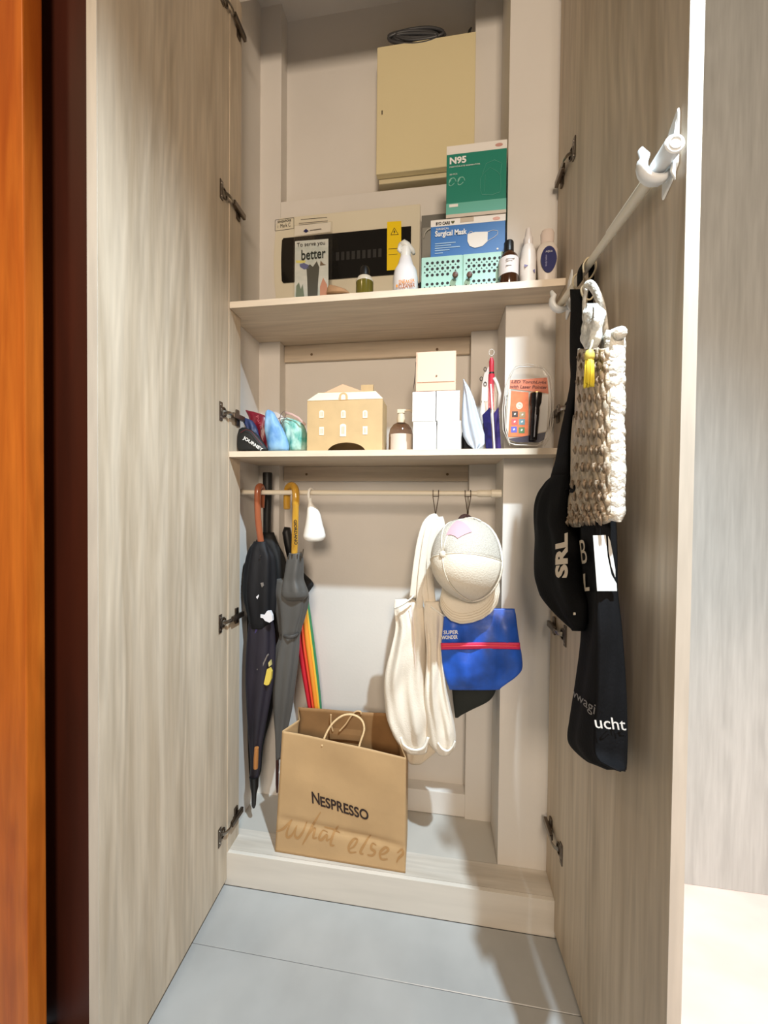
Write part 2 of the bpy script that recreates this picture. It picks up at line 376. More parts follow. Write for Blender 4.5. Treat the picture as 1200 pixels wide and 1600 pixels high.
# cable coil on it
cab = B(); random.seed(3)
for k in range(12):
    f = onY(.230+.004*(k % 4)); a = (42, 30, 38, 22, 40, 34)[k % 6]+random.uniform(-3, 3); h = (11, 5, 9, 4, 7, 10)[k % 6]+random.uniform(-2, 2); pts = []
    for i in range(28):
        q = 2*math.pi*i/28; x = 656+a*math.cos(q)*(.9+.1*math.sin(q*2+k)); z = 52+h*.8*math.sin(q)+2*math.cos(q)+k*.5-2*math.cos(q+k)+3.5
        pts.append(f(x, z-(x-658)*.10))
    cab.tube([p+V((-.012*(k % 3), 0, .006)) for p in pts], .0050, 8, closed=True)
build('cable_coil', cab, mat('dark_grey_cable', (62, 62, 64), .4), smooth=True, label='coiled dark grey cable lying on top of the beige metal cabinet', cat='cable')
t = thing('wall_clip', 'small black plastic clip on the beige cabinet top, right of the cable coil', 'clip', (.085, .24, 2.888))
build('foot', B().box((.070, .235, 2.8885), (.092, .249, 2.898)), M_BLACK, t, bevel=.003)
build('hook', B().tube([(.080, .243, 2.898), (.082, .243, 2.912), (.088, .243, 2.922)], [.006, .005, .003], 8), M_BLACK, t, smooth='auto')

# breaker panel
t = thing('breaker_panel', 'cream plastic breaker panel with dark window behind the top shelf', 'panel', (-.35, .25, 1.98))
f = onY(.236); pts = []
pl = [(431, 352), (429, 375), (427, 405), (428, 440), (432, 466)]
fr = [f(u, v) for u, v in pl]; zt = f(435, 341).z; x1 = f(656, 380).x; zb = 1.96
out = [V((x1, .236, zb)), V((x1, .236, zt)), V((f(436, 341).x, .236, zt))]+[V((p.x, .236, p.z)) for p in fr[:-1]]+[V((f(434, 458).x, .236, zb))]
build('cover', B().prism(out, V((0, .0252, 0))), M_CRPL, t, bevel=.004, seg=2)
zw0, zw1 = f(540, 435.5).z, f(540, 364).z
M_SMOKE = mat('smoked_window', (22, 21, 20), .18, coat=.3)
xs0, xs1 = f(441, 400).x, f(642, 400).x
win = [V((xs1, .235, zw0)), V((xs1, .235, zw1)), V((xs0+.006, .235, zw1))]+[V((xs0-.003*math.sin(math.pi*i/6), .235, lerp(zw1-.008, zw0+.008, i/6))) for i in range(7)]+[V((xs0+.006, .235, zw0))]
wobj = build('window', B().prism(win, V((0, -.004, 0))), M_SMOKE, t, bevel=.001, seg=1)
M_SW = mat('switch_grey', (58, 56, 54), .5); M_SWD = mat('switch_behind_smoke', (36, 35, 34), .5)
for i in range(9):
    x = lerp(f(528, 400).x, f(594, 400).x, i/8)
    build('breaker_switch', B().box((x-.006, .2305, (zw0+zw1)/2-.018), (x+.006, .2312, (zw0+zw1)/2+.012)), M_SWD, wobj)
fp = .2358
M_PAPER = mat('paper', (232, 226, 212), .7)
for nm, px in (('label_frame', [(430, 344), (459, 340), (459, 357), (430, 361)]),):
    q = [W(u, v, .2355) for u, v in px]; b = B()
    for i in range(4): b.tube([q[i], q[(i+1) % 4]], .0009, 4)
    build(nm, b, M_SW, t)
tx('SINGAPORE', .2358, (434, 349), (455, 346), (434, 345.5), M_INK, t, bold=.02)
tx('i  Mark C', .2358, (434, 357), (454, 354), (434, 351), M_INK, t)
def greek(y, px0, px1, n, h, m, parent, gap=2.4):
    b = B()
    for i in range(n):
        a = W(px0[0], px0[1]+i*gap, y); c = W(px1[0], px1[1]+i*gap, y); hh = h/2
        b.add([a-V((0, 0, hh)), c-V((0, 0, hh)), c+V((0, 0, hh)), a+V((0, 0, hh))], [(0, 1, 2, 3)])
    build('small_print', b, m, parent)
M_GINK = mat('grey_ink', (120, 112, 106), .8)
greek(.2348, (470, 343), (511, 339.5), 1, .0016, M_INK, t)
greek(.2348, (467, 349), (512, 345), 3, .0022, M_GINK, t, 2.6)
# warning sticker
M_YEL = mat('yellow_sticker', (250, 214, 20), .4)
st = dc('warning_sticker', .2308, [(605, 347), (627, 345.5), (627, 421), (604.5, 423)], M_YEL, t)
q = [W(616, 356, .2295), W(610.5, 367, .2295), W(622.5, 366.5, .2295)]
b = B()
for i in range(3): b.tube([q[i], q[(i+1) % 3]], .0009, 5)
b.add([W(616.5, 358.5, .2293), W(614.5, 363, .2293), W(616.2, 362.6, .2293), W(615.4, 366, .2293), W(618, 361.5, .2293), W(616.6, 361.8, .2293)], [(0, 1, 2, 3, 4, 5)])
build('warning_triangle', b, M_INK, st)
greek(.2294, (607, 389), (623, 388), 1, .0016, M_INK, st); greek(.2294, (607, 398), (621, 397), 1, .0014, M_INK, st)
# made-up grey box right of it, its greys painting a shadow area
t = thing('recess_shade_box', 'made-up grey box for the shadow area between the breaker panel and the mask boxes', 'box', (-.05, .25, 1.99))
xa, xb = W(657.5, 400, .235).x, W(707, 400, .235).x; z1 = W(680, 335, .235).z
build('housing', B().box((xa+.001, .234, 1.93), (xb, DP-.0005, z1)), mat('recess_shade_mid', (118, 116, 110), .5), t, bevel=.003)
build('cover', B().box((xa+.004, .228, 1.935), (xb-.002, .2335, W(680, 354, .228).z)), mat('recess_shade_light', (150, 148, 142), .45), t, bevel=.002)
build('cable', B().tube([W(662, 372, .224), W(664, 364, .222), W(668, 359, .221), W(674, 356, .222), W(680, 355, .226)], .0016, 8), mat('pale_cable', (206, 204, 196), .5), t, smooth=True)  # cable made up for the pale curve there

# document pouch with leaflet
t = thing('document_pouch', 'clear plastic pouch holding a printed leaflet, leaning on the breaker panel', 'pouch', (-.5, .15, Z1))
def ypch(v): return lerp(.185, .120, (v-345)/(462-345))
Wp = lambda u, v, e=0: W(u, v, ypch(v)-e)
nP = (W(480, 460, ypch(460))-W(480, 345, ypch(345))).normalized().cross(V((-1, 0, 0)))
def pz(u, v, e=0):
    # point on the leaning sheet: scale v so that the foot rests on the shelf
    return Wp(u, v, e)
build('pouch', B().prism([pz(459, 352), pz(519.5, 346), pz(518, 470), pz(457.5, 470)], V((0, .002, 0))), M_CLEAR, t)
M_LEAF = mat('leaflet_print', (226, 228, 222), .5, c2=(196, 206, 200), vs_=(14, 14, 20))
lf = build('leaflet', B().prism([pz(461, 377), pz(513, 373), pz(513, 468), pz(460, 468)], V((0, .001, 0))), M_LEAF, t)
nn = V((0, -1, 0))
text('To serve you', pz(464, 388, .002), pz(508, 384, .002), pz(464, 380, .002), M_INK, lf)
text('better', pz(471, 407, .002), pz(509, 403, .002), pz(471, 391, .002), mat('dark_green_ink', (44, 50, 44), .6), lf, bold=.012)
def shp(name, px, c, e=.0012):
    return build(name, B().prism([pz(u, v, e) for u, v in px], V((0, -.0004, 0))), mat('print_'+name, c, .6), lf)
shp('printed_mountain', [(481, 468), (480, 436), (479, 420), (484, 413), (489, 417), (495, 408), (499, 418), (497, 440), (496, 468)], (84, 84, 76))
shp('printed_cloud', [(468, 413), (475, 411), (484, 415), (482, 420), (475, 421), (469, 417)], (104, 108, 150))
shp('printed_sun', [(462, 407), (478, 407), (476, 411), (463, 411)], (222, 214, 130))
shp('printed_kite', [(501, 407), (505, 412), (510, 414), (500, 415)], (122, 104, 84))
shp('printed_leaf', [(462, 468), (463, 447), (467, 441), (470, 452), (473, 444), (476, 468)], (120, 134, 116))
shp('printed_flower', [(500, 468), (500, 448), (505, 434), (511, 445), (512, 468)], (206, 150, 126))
bc = build('backing_card', B().prism([pz(461, 353, -.0015), pz(517, 347, -.0015), pz(516, 362, -.0015), pz(460, 369, -.0015)], V((0, .0006, 0))), M_PAPER, t)
build('emblem', B().prism([pz(474, 361, .001), pz(478, 357.5, .001), pz(482, 360.5, .001), pz(478, 363.5, .001)], V((0, -.0003, 0))), mat('navy_ink', (40, 40, 92), .6), bc)
build('small_print', B().prism([pz(484, 359.5, .001), pz(502, 357, .001), pz(502, 358, .001), pz(484, 360.5, .001)], V((0, -.0003, 0))), M_GINK, bc)
# crumpled clear bag lying
random.seed(5)
def crump(x0, x1, y0, y1, z0, h, seed, n=26, m=10):
    rnd = random.Random(seed); hh = [[rnd.random() for _ in range(n+1)] for _ in range(m+1)]
    def f(u, v):
        i, j = int(round(u*n)), int(round(v*m)); e = min(u, 1-u, v, 1-v)*6
        return V((lerp(x0, x1, u), lerp(y0, y1, v), z0+.001+h*min(1, e)*hh[j][i]))
    return B().grid(f, n, m)
pa, pb = W(385, 462, .05), W(470, 458, .05)
t = thing('plastic_bag', 'crumpled clear plastic bag lying flat at the left end of the top shelf', 'bag', ((pa.x+pb.x)/2, .06, Z1))
build('film', crump(pa.x+.01, pb.x+.03, .02, .12, Z1, .022, 5), clear('crinkled_film', (236, 236, 232), .3, .18), t)
build('leaflet_inside', crump(W(397, 459, .06).x, W(468, 457, .06).x, .05, .13, Z1+.004, .012, 8, 8, 3), mat('grey_paper', (170, 166, 160), .6), t, solid=.001)
# brown paper pouch
rows = [(446, 514, 520, .11, .01), (449, 512, 530, .11, .02), (453, 511, 541, .11, .03), (459, 510, 547, .11, .03)]
build('paper_pouch', loft(rows, onY, V((0, 1, 0)), 20, 12), mat('tan_paper', (186, 148, 112), .7, var=.06), smooth=True, label='small tan pouch behind the upper shelf edge, right of the leaflet', cat='pouch')
# olive bottle
def at(u, y, z): p = W(u, 500, y); q = W(u, 450, y); s = (z-p.z)/(q.z-p.z); return V((p.x+(q.x-p.x)*s, y, z))
def zof(u, v, y): return W(u, v, y).z
c = at(569.5, .10, Z1); s = (W(583, 440, .10)-W(556, 440, .10)).length/2
t = thing('olive_bottle', 'small olive green bottle with a black cap on the top shelf', 'bottle', c)
zt = zof(569, 418, .10)-Z1; zc = zof(569, 434, .10)-Z1; zs = zof(569, 443, .10)-Z1
build('glass_body', B().lathe([(s*.96, 0), (s, .004), (s, zs)], c, 28), mat('olive_glass', (108, 100, 36), .15, coat=.5), t, smooth='auto')
build('shoulder', B().lathe([(s, zs), (s*1.0, zs+.006), (s*.8, zc-.002), (s*.42, zc)], c, 28), mat('cream_shoulder', (222, 216, 200), .35), t, smooth='auto')
build('cap', B().lathe([(s*.42, zc), (s*.44, zc+.002), (s*.56, zc+.004), (s*.56, zt-.008), (s*.42, zt), (0.001, zt)], c, 24), M_BLACK, t, smooth='auto')
build('label_mark', B().box((c.x-.01, c.y-s-.0008, Z1+.02), (c.x+.01, c.y-s+.001, Z1+.022)).box((c.x-.008, c.y-s-.0008, Z1+.027), (c.x+.008, c.y-s+.001, Z1+.029)), mat('pale_olive_ink', (196, 190, 140), .5), t)
# foam pump bottle
c = at(633, .07, Z1); s = (W(653, 440, .07)-W(614, 440, .07)).length/2; Zf = lambda v: zof(633, v, .07)-Z1
t = thing('cleaner_bottle', 'white trigger-top cleaner bottle with orange lettering on the top shelf', 'bottle', c)
build('body', B().lathe([(s*.94, 0), (s, .006), (s, Zf(437)), (s*.88, Zf(424)), (s*.64, Zf(416)), (s*.52, Zf(408)), (s*.46, Zf(404))], c, 30), mat('white_bottle', (240, 239, 242), .3), t, smooth='auto')
build('collar', B().lathe([(s*.42, Zf(406)), (s*.42, Zf(391)), (s*.36, Zf(388))], c, 24), M_WPL, t, smooth='auto')
build('pump_head', B().tube([c+V((-.016, -.004, Zf(385))), c+V((-.006, -.002, Zf(382))), c+V((.004, 0, Zf(386))), c+V((.022, .006, Zf(391))), c+V((.026, .007, Zf(396)))], [.010, .013, .014, .007, .005], 14), mat('grey_white_plastic', (222, 222, 216), .35), t, smooth=True)
build('spout', B().tube([c+V((-.016, -.004, Zf(384))), c+V((-.02, -.012, Zf(394))), c+V((-.014, -.014, Zf(398)))], [.008, .006, .004], 10), M_WPL, t, smooth=True)
M_OR = mat('orange_ink', (222, 140, 44), .5); ys = .07-s-.002
tx('SNEAKER', ys, (623, 444), (648, 441.5), (623, 438), M_OR, t, bold=.02)
tx('CLEANER', ys, (622.5, 451.5), (648.5, 449), (622.5, 444.5), mat('brown_orange_ink', (170, 92, 26), .5), t, bold=.02)
build('drop_mark', B().prism(circle(W(620, 447, ys), (.003, 0, 0), (0, 0, .005), 10), (0, -.0006, 0)), M_OR, t)
c2 = at(656, .075, Z1)
build('pencil_case', B().lathe([(.006, 0), (.0065, .03), (.005, .055), (.001, .062)], c2, 10).tube([c2+V((0, 0, .02)), c2+V((-.004, 0, .05)), c2+V((-.011, 0, .075))], [.003, .002, .001], 6), M_BLACK, smooth=True, label='slim black pen standing between the cleaner bottle and the mint cabinet', cat='pen').name = 'pen'
# mint mini cabinet with two perforated doors
M_MINT = mat('mint_enamel', (172, 216, 204), .4, var=.015); YM = .045
x0, x1, xm = W(658, 430, YM).x, W(787, 430, YM).x, W(722.5, 430, YM).x; zt = zof(722, 397, YM)
t = thing('mint_cabinet', 'mint green mini cabinet with two perforated doors under the mask boxes', 'cabinet', ((x0+x1)/2, .1, Z1))
build('carcass', B().box((x0, YM+.004, Z1+.0005), (x1, .19, zt)), M_MINT, t, bevel=.002)
hx = .0
for a, b_, kx, sg in ((x0, xm-.0008, 711, -1), (xm+.0008, x1, 733, 1)):
    d = build('door', B().box((a+.001, YM, Z1+.002), (b_-.001, YM+.0035, zt-.001)), M_MINT, t, bevel=.001, seg=1)
    holes = B(); kp = W(kx, 434, YM)
    nx = 6; w_ = (b_-a)
    for band0, band1 in ((zt-.020, zt-.062), (zt-.084, Z1+.008)):
        r = 0; z = band0
        while z > band1:
            for i in range(7):
                x = a+w_*.15+i*w_*.125-(w_*.0625 if r % 2 else 0)
                if x > b_-w_*.09 or x < a+w_*.05: continue
                if (V((x, 0, z))-V((kp.x, 0, kp.z))).length < .017: continue
                rr_ = .0046 if r % 2 == 0 else .0034; nn_ = 12 if r % 2 == 0 else 3
                holes.add(circle((x, YM-.0004, z), (rr_, 0, 0), (0, 0, rr_), nn_, t0=math.pi/2, t1=math.pi/2+2*math.pi), [tuple(range(nn_))])
            z -= .0092; r += 1
    build('dark_hole_disc', holes, M_DARK, d, kind='stuff')  # flat dark discs paint the shade of the holes, nothing is cut
    build('knob', B().lathe([(.003, 0), (.003, .008), (.0075, .010), (.009, .015), (.0075, .020), (.002, .022)], kp, 18, ax=Matrix(((1, 0, 0), (0, 0, -1), (0, 1, 0)))), mat('walnut_knob', (96, 62, 50), .45), d, smooth='auto')
# surgical mask box
YB = .058; zb = zt+.0008
a0, a1 = W(673, 370, YB).x, W(789.5, 370, YB).x; zt2 = zof(760, 337, YB)
M_BLUE = mat('box_blue', (58, 116, 184), .4); M_CARD = mat('white_card', (236, 232, 226), .5)
t = thing('surgical_mask_box', 'blue and white surgical mask box stacked on the mint cabinet', 'box', ((a0+a1)/2, .1, zb))
build('carton', B().box((a0, YB, zb), (a1, .155, zt2)), M_BLUE, t, bevel=.0012, seg=1)
dz = zof(700, 352, YB-.001)
build('white_band', B().box((a0-.0004, YB-.0006, zof(730, 350, YB)), (a1+.0004, .1554, zt2+.0006)), M_CARD, t)
def P2(a, b): return V((lerp(a0, a1, a), YB-.0008, lerp(zb, zt2, b)))
yb_ = YB-.0012
build('opening_tab', B().box((P2(.40, 0).x, YB-.0016, zof(730, 347, YB)), (P2(.58, 0).x, YB-.0008, zt2)), mat('kraft_card', (196, 180, 160), .6), t)
text('SURGICAL', P2(.07, .73)-V((0, 0, 0)), P2(.25, .73), P2(.07, .78), M_WINK, t, bold=.01)
text('Surgical Mask', P2(.06, .52), P2(.49, .52), P2(.06, .71), M_WINK, t, bold=.03)
text('BYD CARE', P2(.07, .86), P2(.26, .86), P2(.07, .94), M_INK, t, bold=.03)
build('heart_mark', B().prism([P2(.30, .86)+V((0, -.0006, 0)), P2(.275, .92), P2(.285, .95), P2(.30, .93), P2(.315, .95), P2(.325, .92)], (0, -.0005, 0)), mat('olive_ink', (80, 84, 40), .6), t)
for i, (l_, bb) in enumerate(((.34, .37), (.28, .31), (.40, .25), (.26, .19), (.17, .12))):
    build('small_print', B().box((P2(.06, 0).x, YB-.0014, P2(0, bb).z), (P2(l_, 0).x, YB-.0007, P2(0, bb+.022).z)), mat('pale_blue_ink', (170, 200, 226), .6), t)
mk = build('mask_picture', B().prism([P2(.50, .56), P2(.60, .60), P2(.77, .58), P2(.765, .33), P2(.70, .22), P2(.60, .19), P2(.53, .25), P2(.50, .38)], (0, -.0008, 0)), M_CARD, t)
build('ear_loop', B().tube([P2(.77, .58), P2(.84, .61), P2(.90, .58), P2(.90, .50), P2(.85, .42), P2(.76, .34)], .0007, 6), M_CARD, mk)
build('ear_loop', B().tube([P2(.51, .57), P2(.53, .62), P2(.56, .62), P2(.57, .59)], .0007, 6), M_CARD, mk)
for i in range(4): build('pleat', B().tube([P2(.56, .52-.07*i), P2(.74, .50-.07*i)], .0004, 4), M_GINK, mk)
build('round_stamp', B().prism(circle(P2(.88, .90), (.011, 0, 0), (0, 0, .005), 18), (0, -.0006, 0)), mat('pink_stamp', (220, 170, 160), .6), t)
build('round_stamp', B().prism(circle(P2(.90, .12), (.003, 0, 0), (0, 0, .003), 12), (0, -.0006, 0)), M_CARD, t)
# N95 box
YN = .055; zb = zt2+.0015; a0, a1 = W(697.5, 300, YN).x, W(791, 300, YN).x; zt3 = zof(745, 224, YN)
M_GRN = mat('box_green', (36, 132, 112), .4)
t = thing('respirator_box', 'green and white N95 respirator box on top of the blue mask box', 'box', ((a0+a1)/2, .1, zb))
build('carton', B().box((a0, YN, zb), (a1, .15, zt3)), M_GRN, t, bevel=.0012, seg=1)
build('white_band', B().box((a0-.0004, YN-.0006, lerp(zb, zt3, .885)), (a1+.0004, .1504, zt3+.0006)), M_CARD, t)
def P3(a, b): return V((lerp(a0, a1, a), YN-.0008, lerp(zb, zt3, b)))
build('pale_band', B().box((a0-.0003, YN-.0005, zb+.001), (a1+.0003, YN+.01, lerp(zb, zt3, .20))), mat('pale_teal', (104, 180, 164), .4), t)
build('base_flap', B().box((a0-.0003, YN-.0008, zb), (a1+.0003, YN+.01, lerp(zb, zt3, .045))), mat('beige_card', (206, 194, 178), .5), t)
text('N95', P3(.05, .74), P3(.33, .74), P3(.05, .84), M_WINK, t, bold=.04)
text('PARTICULATE RESPIRATOR', P3(.05, .695), P3(.56, .695), P3(.05, .715), M_WINK, t)
text('20 PCS', P3(.05, .59), P3(.18, .59), P3(.05, .61), M_WINK, t)
pg = mat('pale_green_ink', (150, 206, 190), .5)
for cx in (.10, .25):
    b = B()
    for k in range(3): b.tube([P3(cx+.06*math.cos(a/6*4+k), .50+.055*math.sin(a/6*4+k*1.3)) for a in range(6)], .0009, 5)
    build('mask_icon', b, pg, t)
build('mask_drawing', B().tube([P3(.57, .35), P3(.60, .28), P3(.76, .26), P3(.90, .29), P3(.91, .40), P3(.90, .52), P3(.84, .58), P3(.73, .64), P3(.62, .57), P3(.57, .50), P3(.57, .36)], .0007, 5)
      .tube([P3(.64, .32), P3(.65, .55)], .0006, 4).tube([P3(.60, .56), P3(.66, .70), P3(.80, .74), P3(.92, .68), P3(.90, .54)], .0006, 5), mat('mid_green_ink', (84, 168, 148), .5), t)
build('white_bar', B().box((P3(.05, 0).x, YN-.0014, lerp(zb, zt3, .145)), (P3(.20, 0).x, YN-.0007, lerp(zb, zt3, .185))), M_CARD, t)
build('round_stamp', B().prism(circle(P3(.87, .94), (.011, 0, 0), (0, 0, .005), 18), (0, -.0006, 0)), mat('rose_stamp', (200, 150, 140), .6), t)
# amber bottle
yA = .03; c = at(794, yA, Z1); s = (W(809.5, 420, yA)-W(779, 420, yA)).length/2; Zf = lambda v: zof(794, v, yA)-Z1
t = thing('amber_bottle', 'amber glass bottle with a black cap and white label on the top shelf', 'bottle', c)
build('glass_body', B().lathe([(s*.95, 0), (s, .004), (s, Zf(410)), (s*.88, Zf(402)), (s*.5, Zf(396)), (s*.45, Zf(393))], c, 32), mat('amber_glass', (58, 30, 14), .12, coat=.6), t, smooth='auto')
build('label_band', B().lathe([(s*1.01, Zf(434)), (s*1.015, Zf(433.5)), (s*1.015, Zf(408)), (s*1.01, Zf(407.5))], c, 32), mat('label_white', (226, 216, 212), .6), t, smooth='auto')
build('cap', B().lathe([(s*.46, Zf(396)), (s*.52, Zf(395)), (s*.5, Zf(380)), (s*.42, Zf(378)), (.001, Zf(378))], c, 24), M_BLACK, t, smooth='auto')
b = B()
for i, v in enumerate((414, 417, 424)): b.box((c.x-.012, c.y-s*1.02-.0006, Z1+Zf(v)), (c.x+(.012, .006, .004)[i], c.y-s*.98, Z1+Zf(v)+.0010))
build('small_print', b, M_GINK, t)
# white spray bottle
yA = .035; c = at(824, yA, Z1); s = (W(836.5, 420, yA)-W(811, 420, yA)).length/2; Zf = lambda v: zof(824, v, yA)-Z1
M_BOT = mat('satin_white_bottle', (226, 216, 206), .35)
t = thing('spray_bottle', 'slim white spray bottle with a tapered cap beside the amber bottle', 'bottle', c)
build('body', B().lathe([(s*.95, 0), (s, .004), (s, Zf(408)), (s*.92, Zf(396)), (s*.72, Zf(388)), (s*.62, Zf(385))], c, 28), M_BOT, t, smooth='auto')
build('cap', B().lathe([(s*.6, Zf(385)), (s*.58, Zf(374)), (s*.42, Zf(370)), (s*.36, Zf(364)), (s*.28, Zf(358)), (.001, Zf(357))], c, 24), mat('translucent_cap', (214, 200, 188), .3), t, smooth='auto')
b = B().prism([c+V((-.014, -s*.92, .055)), c+V((-.004, -s*1.0, .050)), c+V((-.013, -s*.95, .045))], (0, -.001, 0)).prism([c+V((.010, -s*.97, .036)), c+V((.016, -s*.86, .040)), c+V((.016, -s*.86, .028))], (0, -.001, 0))
build('violet_mark', b, mat('violet_ink', (120, 110, 150), .5), t)
# lotion bottle with navy oval
yA = .03; c = at(854, yA, Z1); s = (W(871, 410, yA)-W(838, 410, yA)).length/2; Zf = lambda v: zof(854, v, yA)-Z1
t = thing('lotion_bottle', 'white lotion bottle with a navy oval label at the right end of the top shelf', 'bottle', c)
build('body', B().lathe([(s*.74, 0), (s*.80, .005), (s*.92, Zf(415)), (s*1.0, Zf(402)), (s*.98, Zf(392)), (s*.82, Zf(386)), (s*.66, Zf(382))], c, 32, sy=.6), M_BOT, t, smooth='auto')
build('cap', B().lathe([(s*.62, Zf(382)), (s*.64, Zf(374)), (s*.66, Zf(366)), (s*.52, Zf(361)), (s*.2, Zf(359.5)), (.001, Zf(359.5))], c, 28, sy=.7), mat('rose_white_cap', (222, 206, 196), .3), t, smooth='auto')
oz = (Z1+Zf(411)); N_ = mat('navy_label', (22, 28, 92), .4)
ol = build('oval_label', B().prism([V((c.x+.0005+math.cos(q)*s*.74*(1-.14*(math.sin(q) < 0)*abs(math.sin(q))), c.y-s*.62, oz+math.sin(q)*s*1.28)) for q in [2*math.pi*i/28 for i in range(28)]], (0, .004, 0)), N_, t)
text('AQUA', V((c.x-.009, c.y-s*.62, oz+.018)), V((c.x+.010, c.y-s*.62, oz+.018)), V((c.x-.009, c.y-s*.62, oz+.024)), M_WINK, ol)
text('body lotion', V((c.x-.004, c.y-s*.62, oz-.02)), V((c.x-.004, c.y-s*.62, oz+.012)), V((c.x-.010, c.y-s*.62, oz-.02)), mat('lilac_ink', (180, 180, 220), .5), ol)

# ================================================================== MIDDLE SHELF
def pouch(name, rows, m, label, cat='pouch', n=28, mm=26, disp=None, p=2.4):
    return build(name, loft(rows, onY, V((0, 1, 0)), n, mm, p, disp), m, smooth=True, label=label, cat=cat)
def wr(amp, k, ph=0):
    def d(q, t, s, c, h, th, cx, sy):
        return q+V((0, 1, 0))*(amp*math.sin(k*cx*3+s*9+ph)*math.sin(s*math.pi)*(1 if abs(sy) > .2 else 0))
    return d
def F(v): return v+2
foot = 706
t = thing('black_pouch', 'black folded umbrella sleeve lettered JOURNEY at the left end of the middle shelf', 'pouch', (W(390, 700, .05).x, .05, Z2))
build('sleeve', loft([(668, 378, 384, .05, .006), (671, 374, 392, .05, .022), (678, 372, 401, .05, .03), (688, 371, 409, .05, .032), (698, 371, 416, .05, .034), (703.0, 372, 419, .05, .034), (704.4, 373, 418, .05, .03)], onY, V((0, 1, 0)), 28, 26), mat('black_nylon', (22, 23, 23), .6, bump=.3, bs=(80, 80, 80)), t, smooth=True)
f = onY(.030); text('JOURNEY', f(379, 687), f(409, 707), f(382, 681), M_WINK, t, bold=.03, eps=.002)
build('red_trim', B().tube([f(376, 676), f(384, 671), f(393, 674), f(402, 686), f(410, 696)], .0012, 6), mat('maroon_trim', (96, 26, 30), .6), t)
pouch('navy_pouch', [(653, 379, 384, .082, .006), (657, 379, 394, .082, .018), (666, 384, 400, .082, .024), (680, 391, 405, .082, .026), (695, 401, 411, .082, .03), (703.6, 405, 415, .082, .03)], mat('navy_nylon', (36, 50, 92), .5, var=.1, bump=.3, bs=(60, 60, 60)), 'navy blue folded umbrella leaning between the black and maroon pouches', 'umbrella', disp=wr(.003, 2))
t = thing('maroon_pouch', 'maroon satin pouch with a pointed corner leaning on the middle shelf', 'pouch', (W(405, 700, .11).x, .125, Z2))
build('pouch', loft([(641, 383.5, 386, .125, .004), (644, 385, 400, .125, .012), (650, 388, 416, .125, .02), (662, 392, 421, .125, .028), (680, 399, 423, .125, .03), (695, 405, 425, .125, .03), (704.0, 409, 426, .125, .03)], onY, V((0, 1, 0)), 28, 26, disp=wr(.003, 2)), mat('maroon_satin', (120, 20, 40), .35, var=.15, vs_=(30, 30, 30)), t, smooth=True)
f = onY(.107); text('Paris', f(400, 651), f(408, 671), f(404, 649), mat('rose_ink', (190, 90, 100), .5), t, eps=.002)
M_SKY = mat('sky_blue_print', (150, 196, 232), .5, c2=(96, 150, 208), vs_=(26, 26, 20), bump=.2)
pouch('blue_pouch', [(640.5, 418, 421, .075, .006), (644, 415, 428, .075, .02), (654, 415, 433, .075, .034), (672, 415, 443, .075, .042), (688, 417, 449, .075, .044), (700, 419, 451, .075, .044), (704.6, 420, 450, .075, .036)], M_SKY, 'light blue folded umbrella standing between the maroon and teal pouches', 'umbrella', disp=wr(.003, 2))
pouch('white_pouch', [(644, 426, 432, .165, .008), (648, 424, 440, .165, .014), (658, 426, 447, .165, .02), (676, 432, 450, .165, .02), (692, 438, 452, .165, .02), (703.6, 440, 452, .165, .02)], mat('white_nylon', (214, 206, 202), .5, var=.05), 'pale pouch edge showing between the light blue and teal pouches', disp=wr(.002, 2))
t = thing('teal_pouch', 'teal and white patterned folded umbrella tied with a cord on the middle shelf', 'umbrella', (W(462, 700, .118).x, .118, Z2))
build('folded_canopy', loft([(653, 444, 452, .118, .012), (656, 440, 462, .118, .03), (663, 440, 474, .118, .045), (676, 445, 479, .118, .055), (690, 449, 480, .118, .055), (700, 450, 480, .118, .052), (704.6, 451, 479, .118, .045)], onY, V((0, 1, 0)), 32, 30, disp=wr(.004, 3)), mat('teal_print', (196, 232, 220), .5, c2=(70, 168, 156), vs_=(40, 40, 26), bump=.2), t, smooth=True)
f = onY(.088)
build('cord', B().tube([f(439, 663), f(437, 655), f(439, 647), f(444, 642), f(447, 648), f(443, 656), f(440, 662)], .0014, 6).tube([f(431, 657), f(438, 652), f(445, 652), f(455, 658)], .0012, 6), mat('taupe_cord', (120, 100, 96), .6), t, smooth=True)
build('strap', B().tube([f(446, 645), f(455, 647), f(466, 653), f(477, 664)], .004, 8, flat=.25, ref=(0, 0, 1)), mat('pink_strap', (214, 178, 168), .5), t, smooth=True)
# cardboard house
YH = .055; M_KRAFT = mat('kraft_house', (206, 176, 130), .6, var=.02)
xa, xb = W(480, 660, YH).x, W(597.5, 660, YH).x; ze = zof(540, 624.5, YH); ztop = zof(540, 613, YH+.035); yb = YH+.10
t = thing('cardboard_house', 'kraft cardboard house-shaped box with arched opening on the middle shelf', 'box', ((xa+xb)/2, .1, Z2))
w_ = xb-xa; xc = W(541, 703, YH).x; ra = (W(571, 703, YH)-W(511, 703, YH)).length/2; zar = zof(540, 691.5, YH)
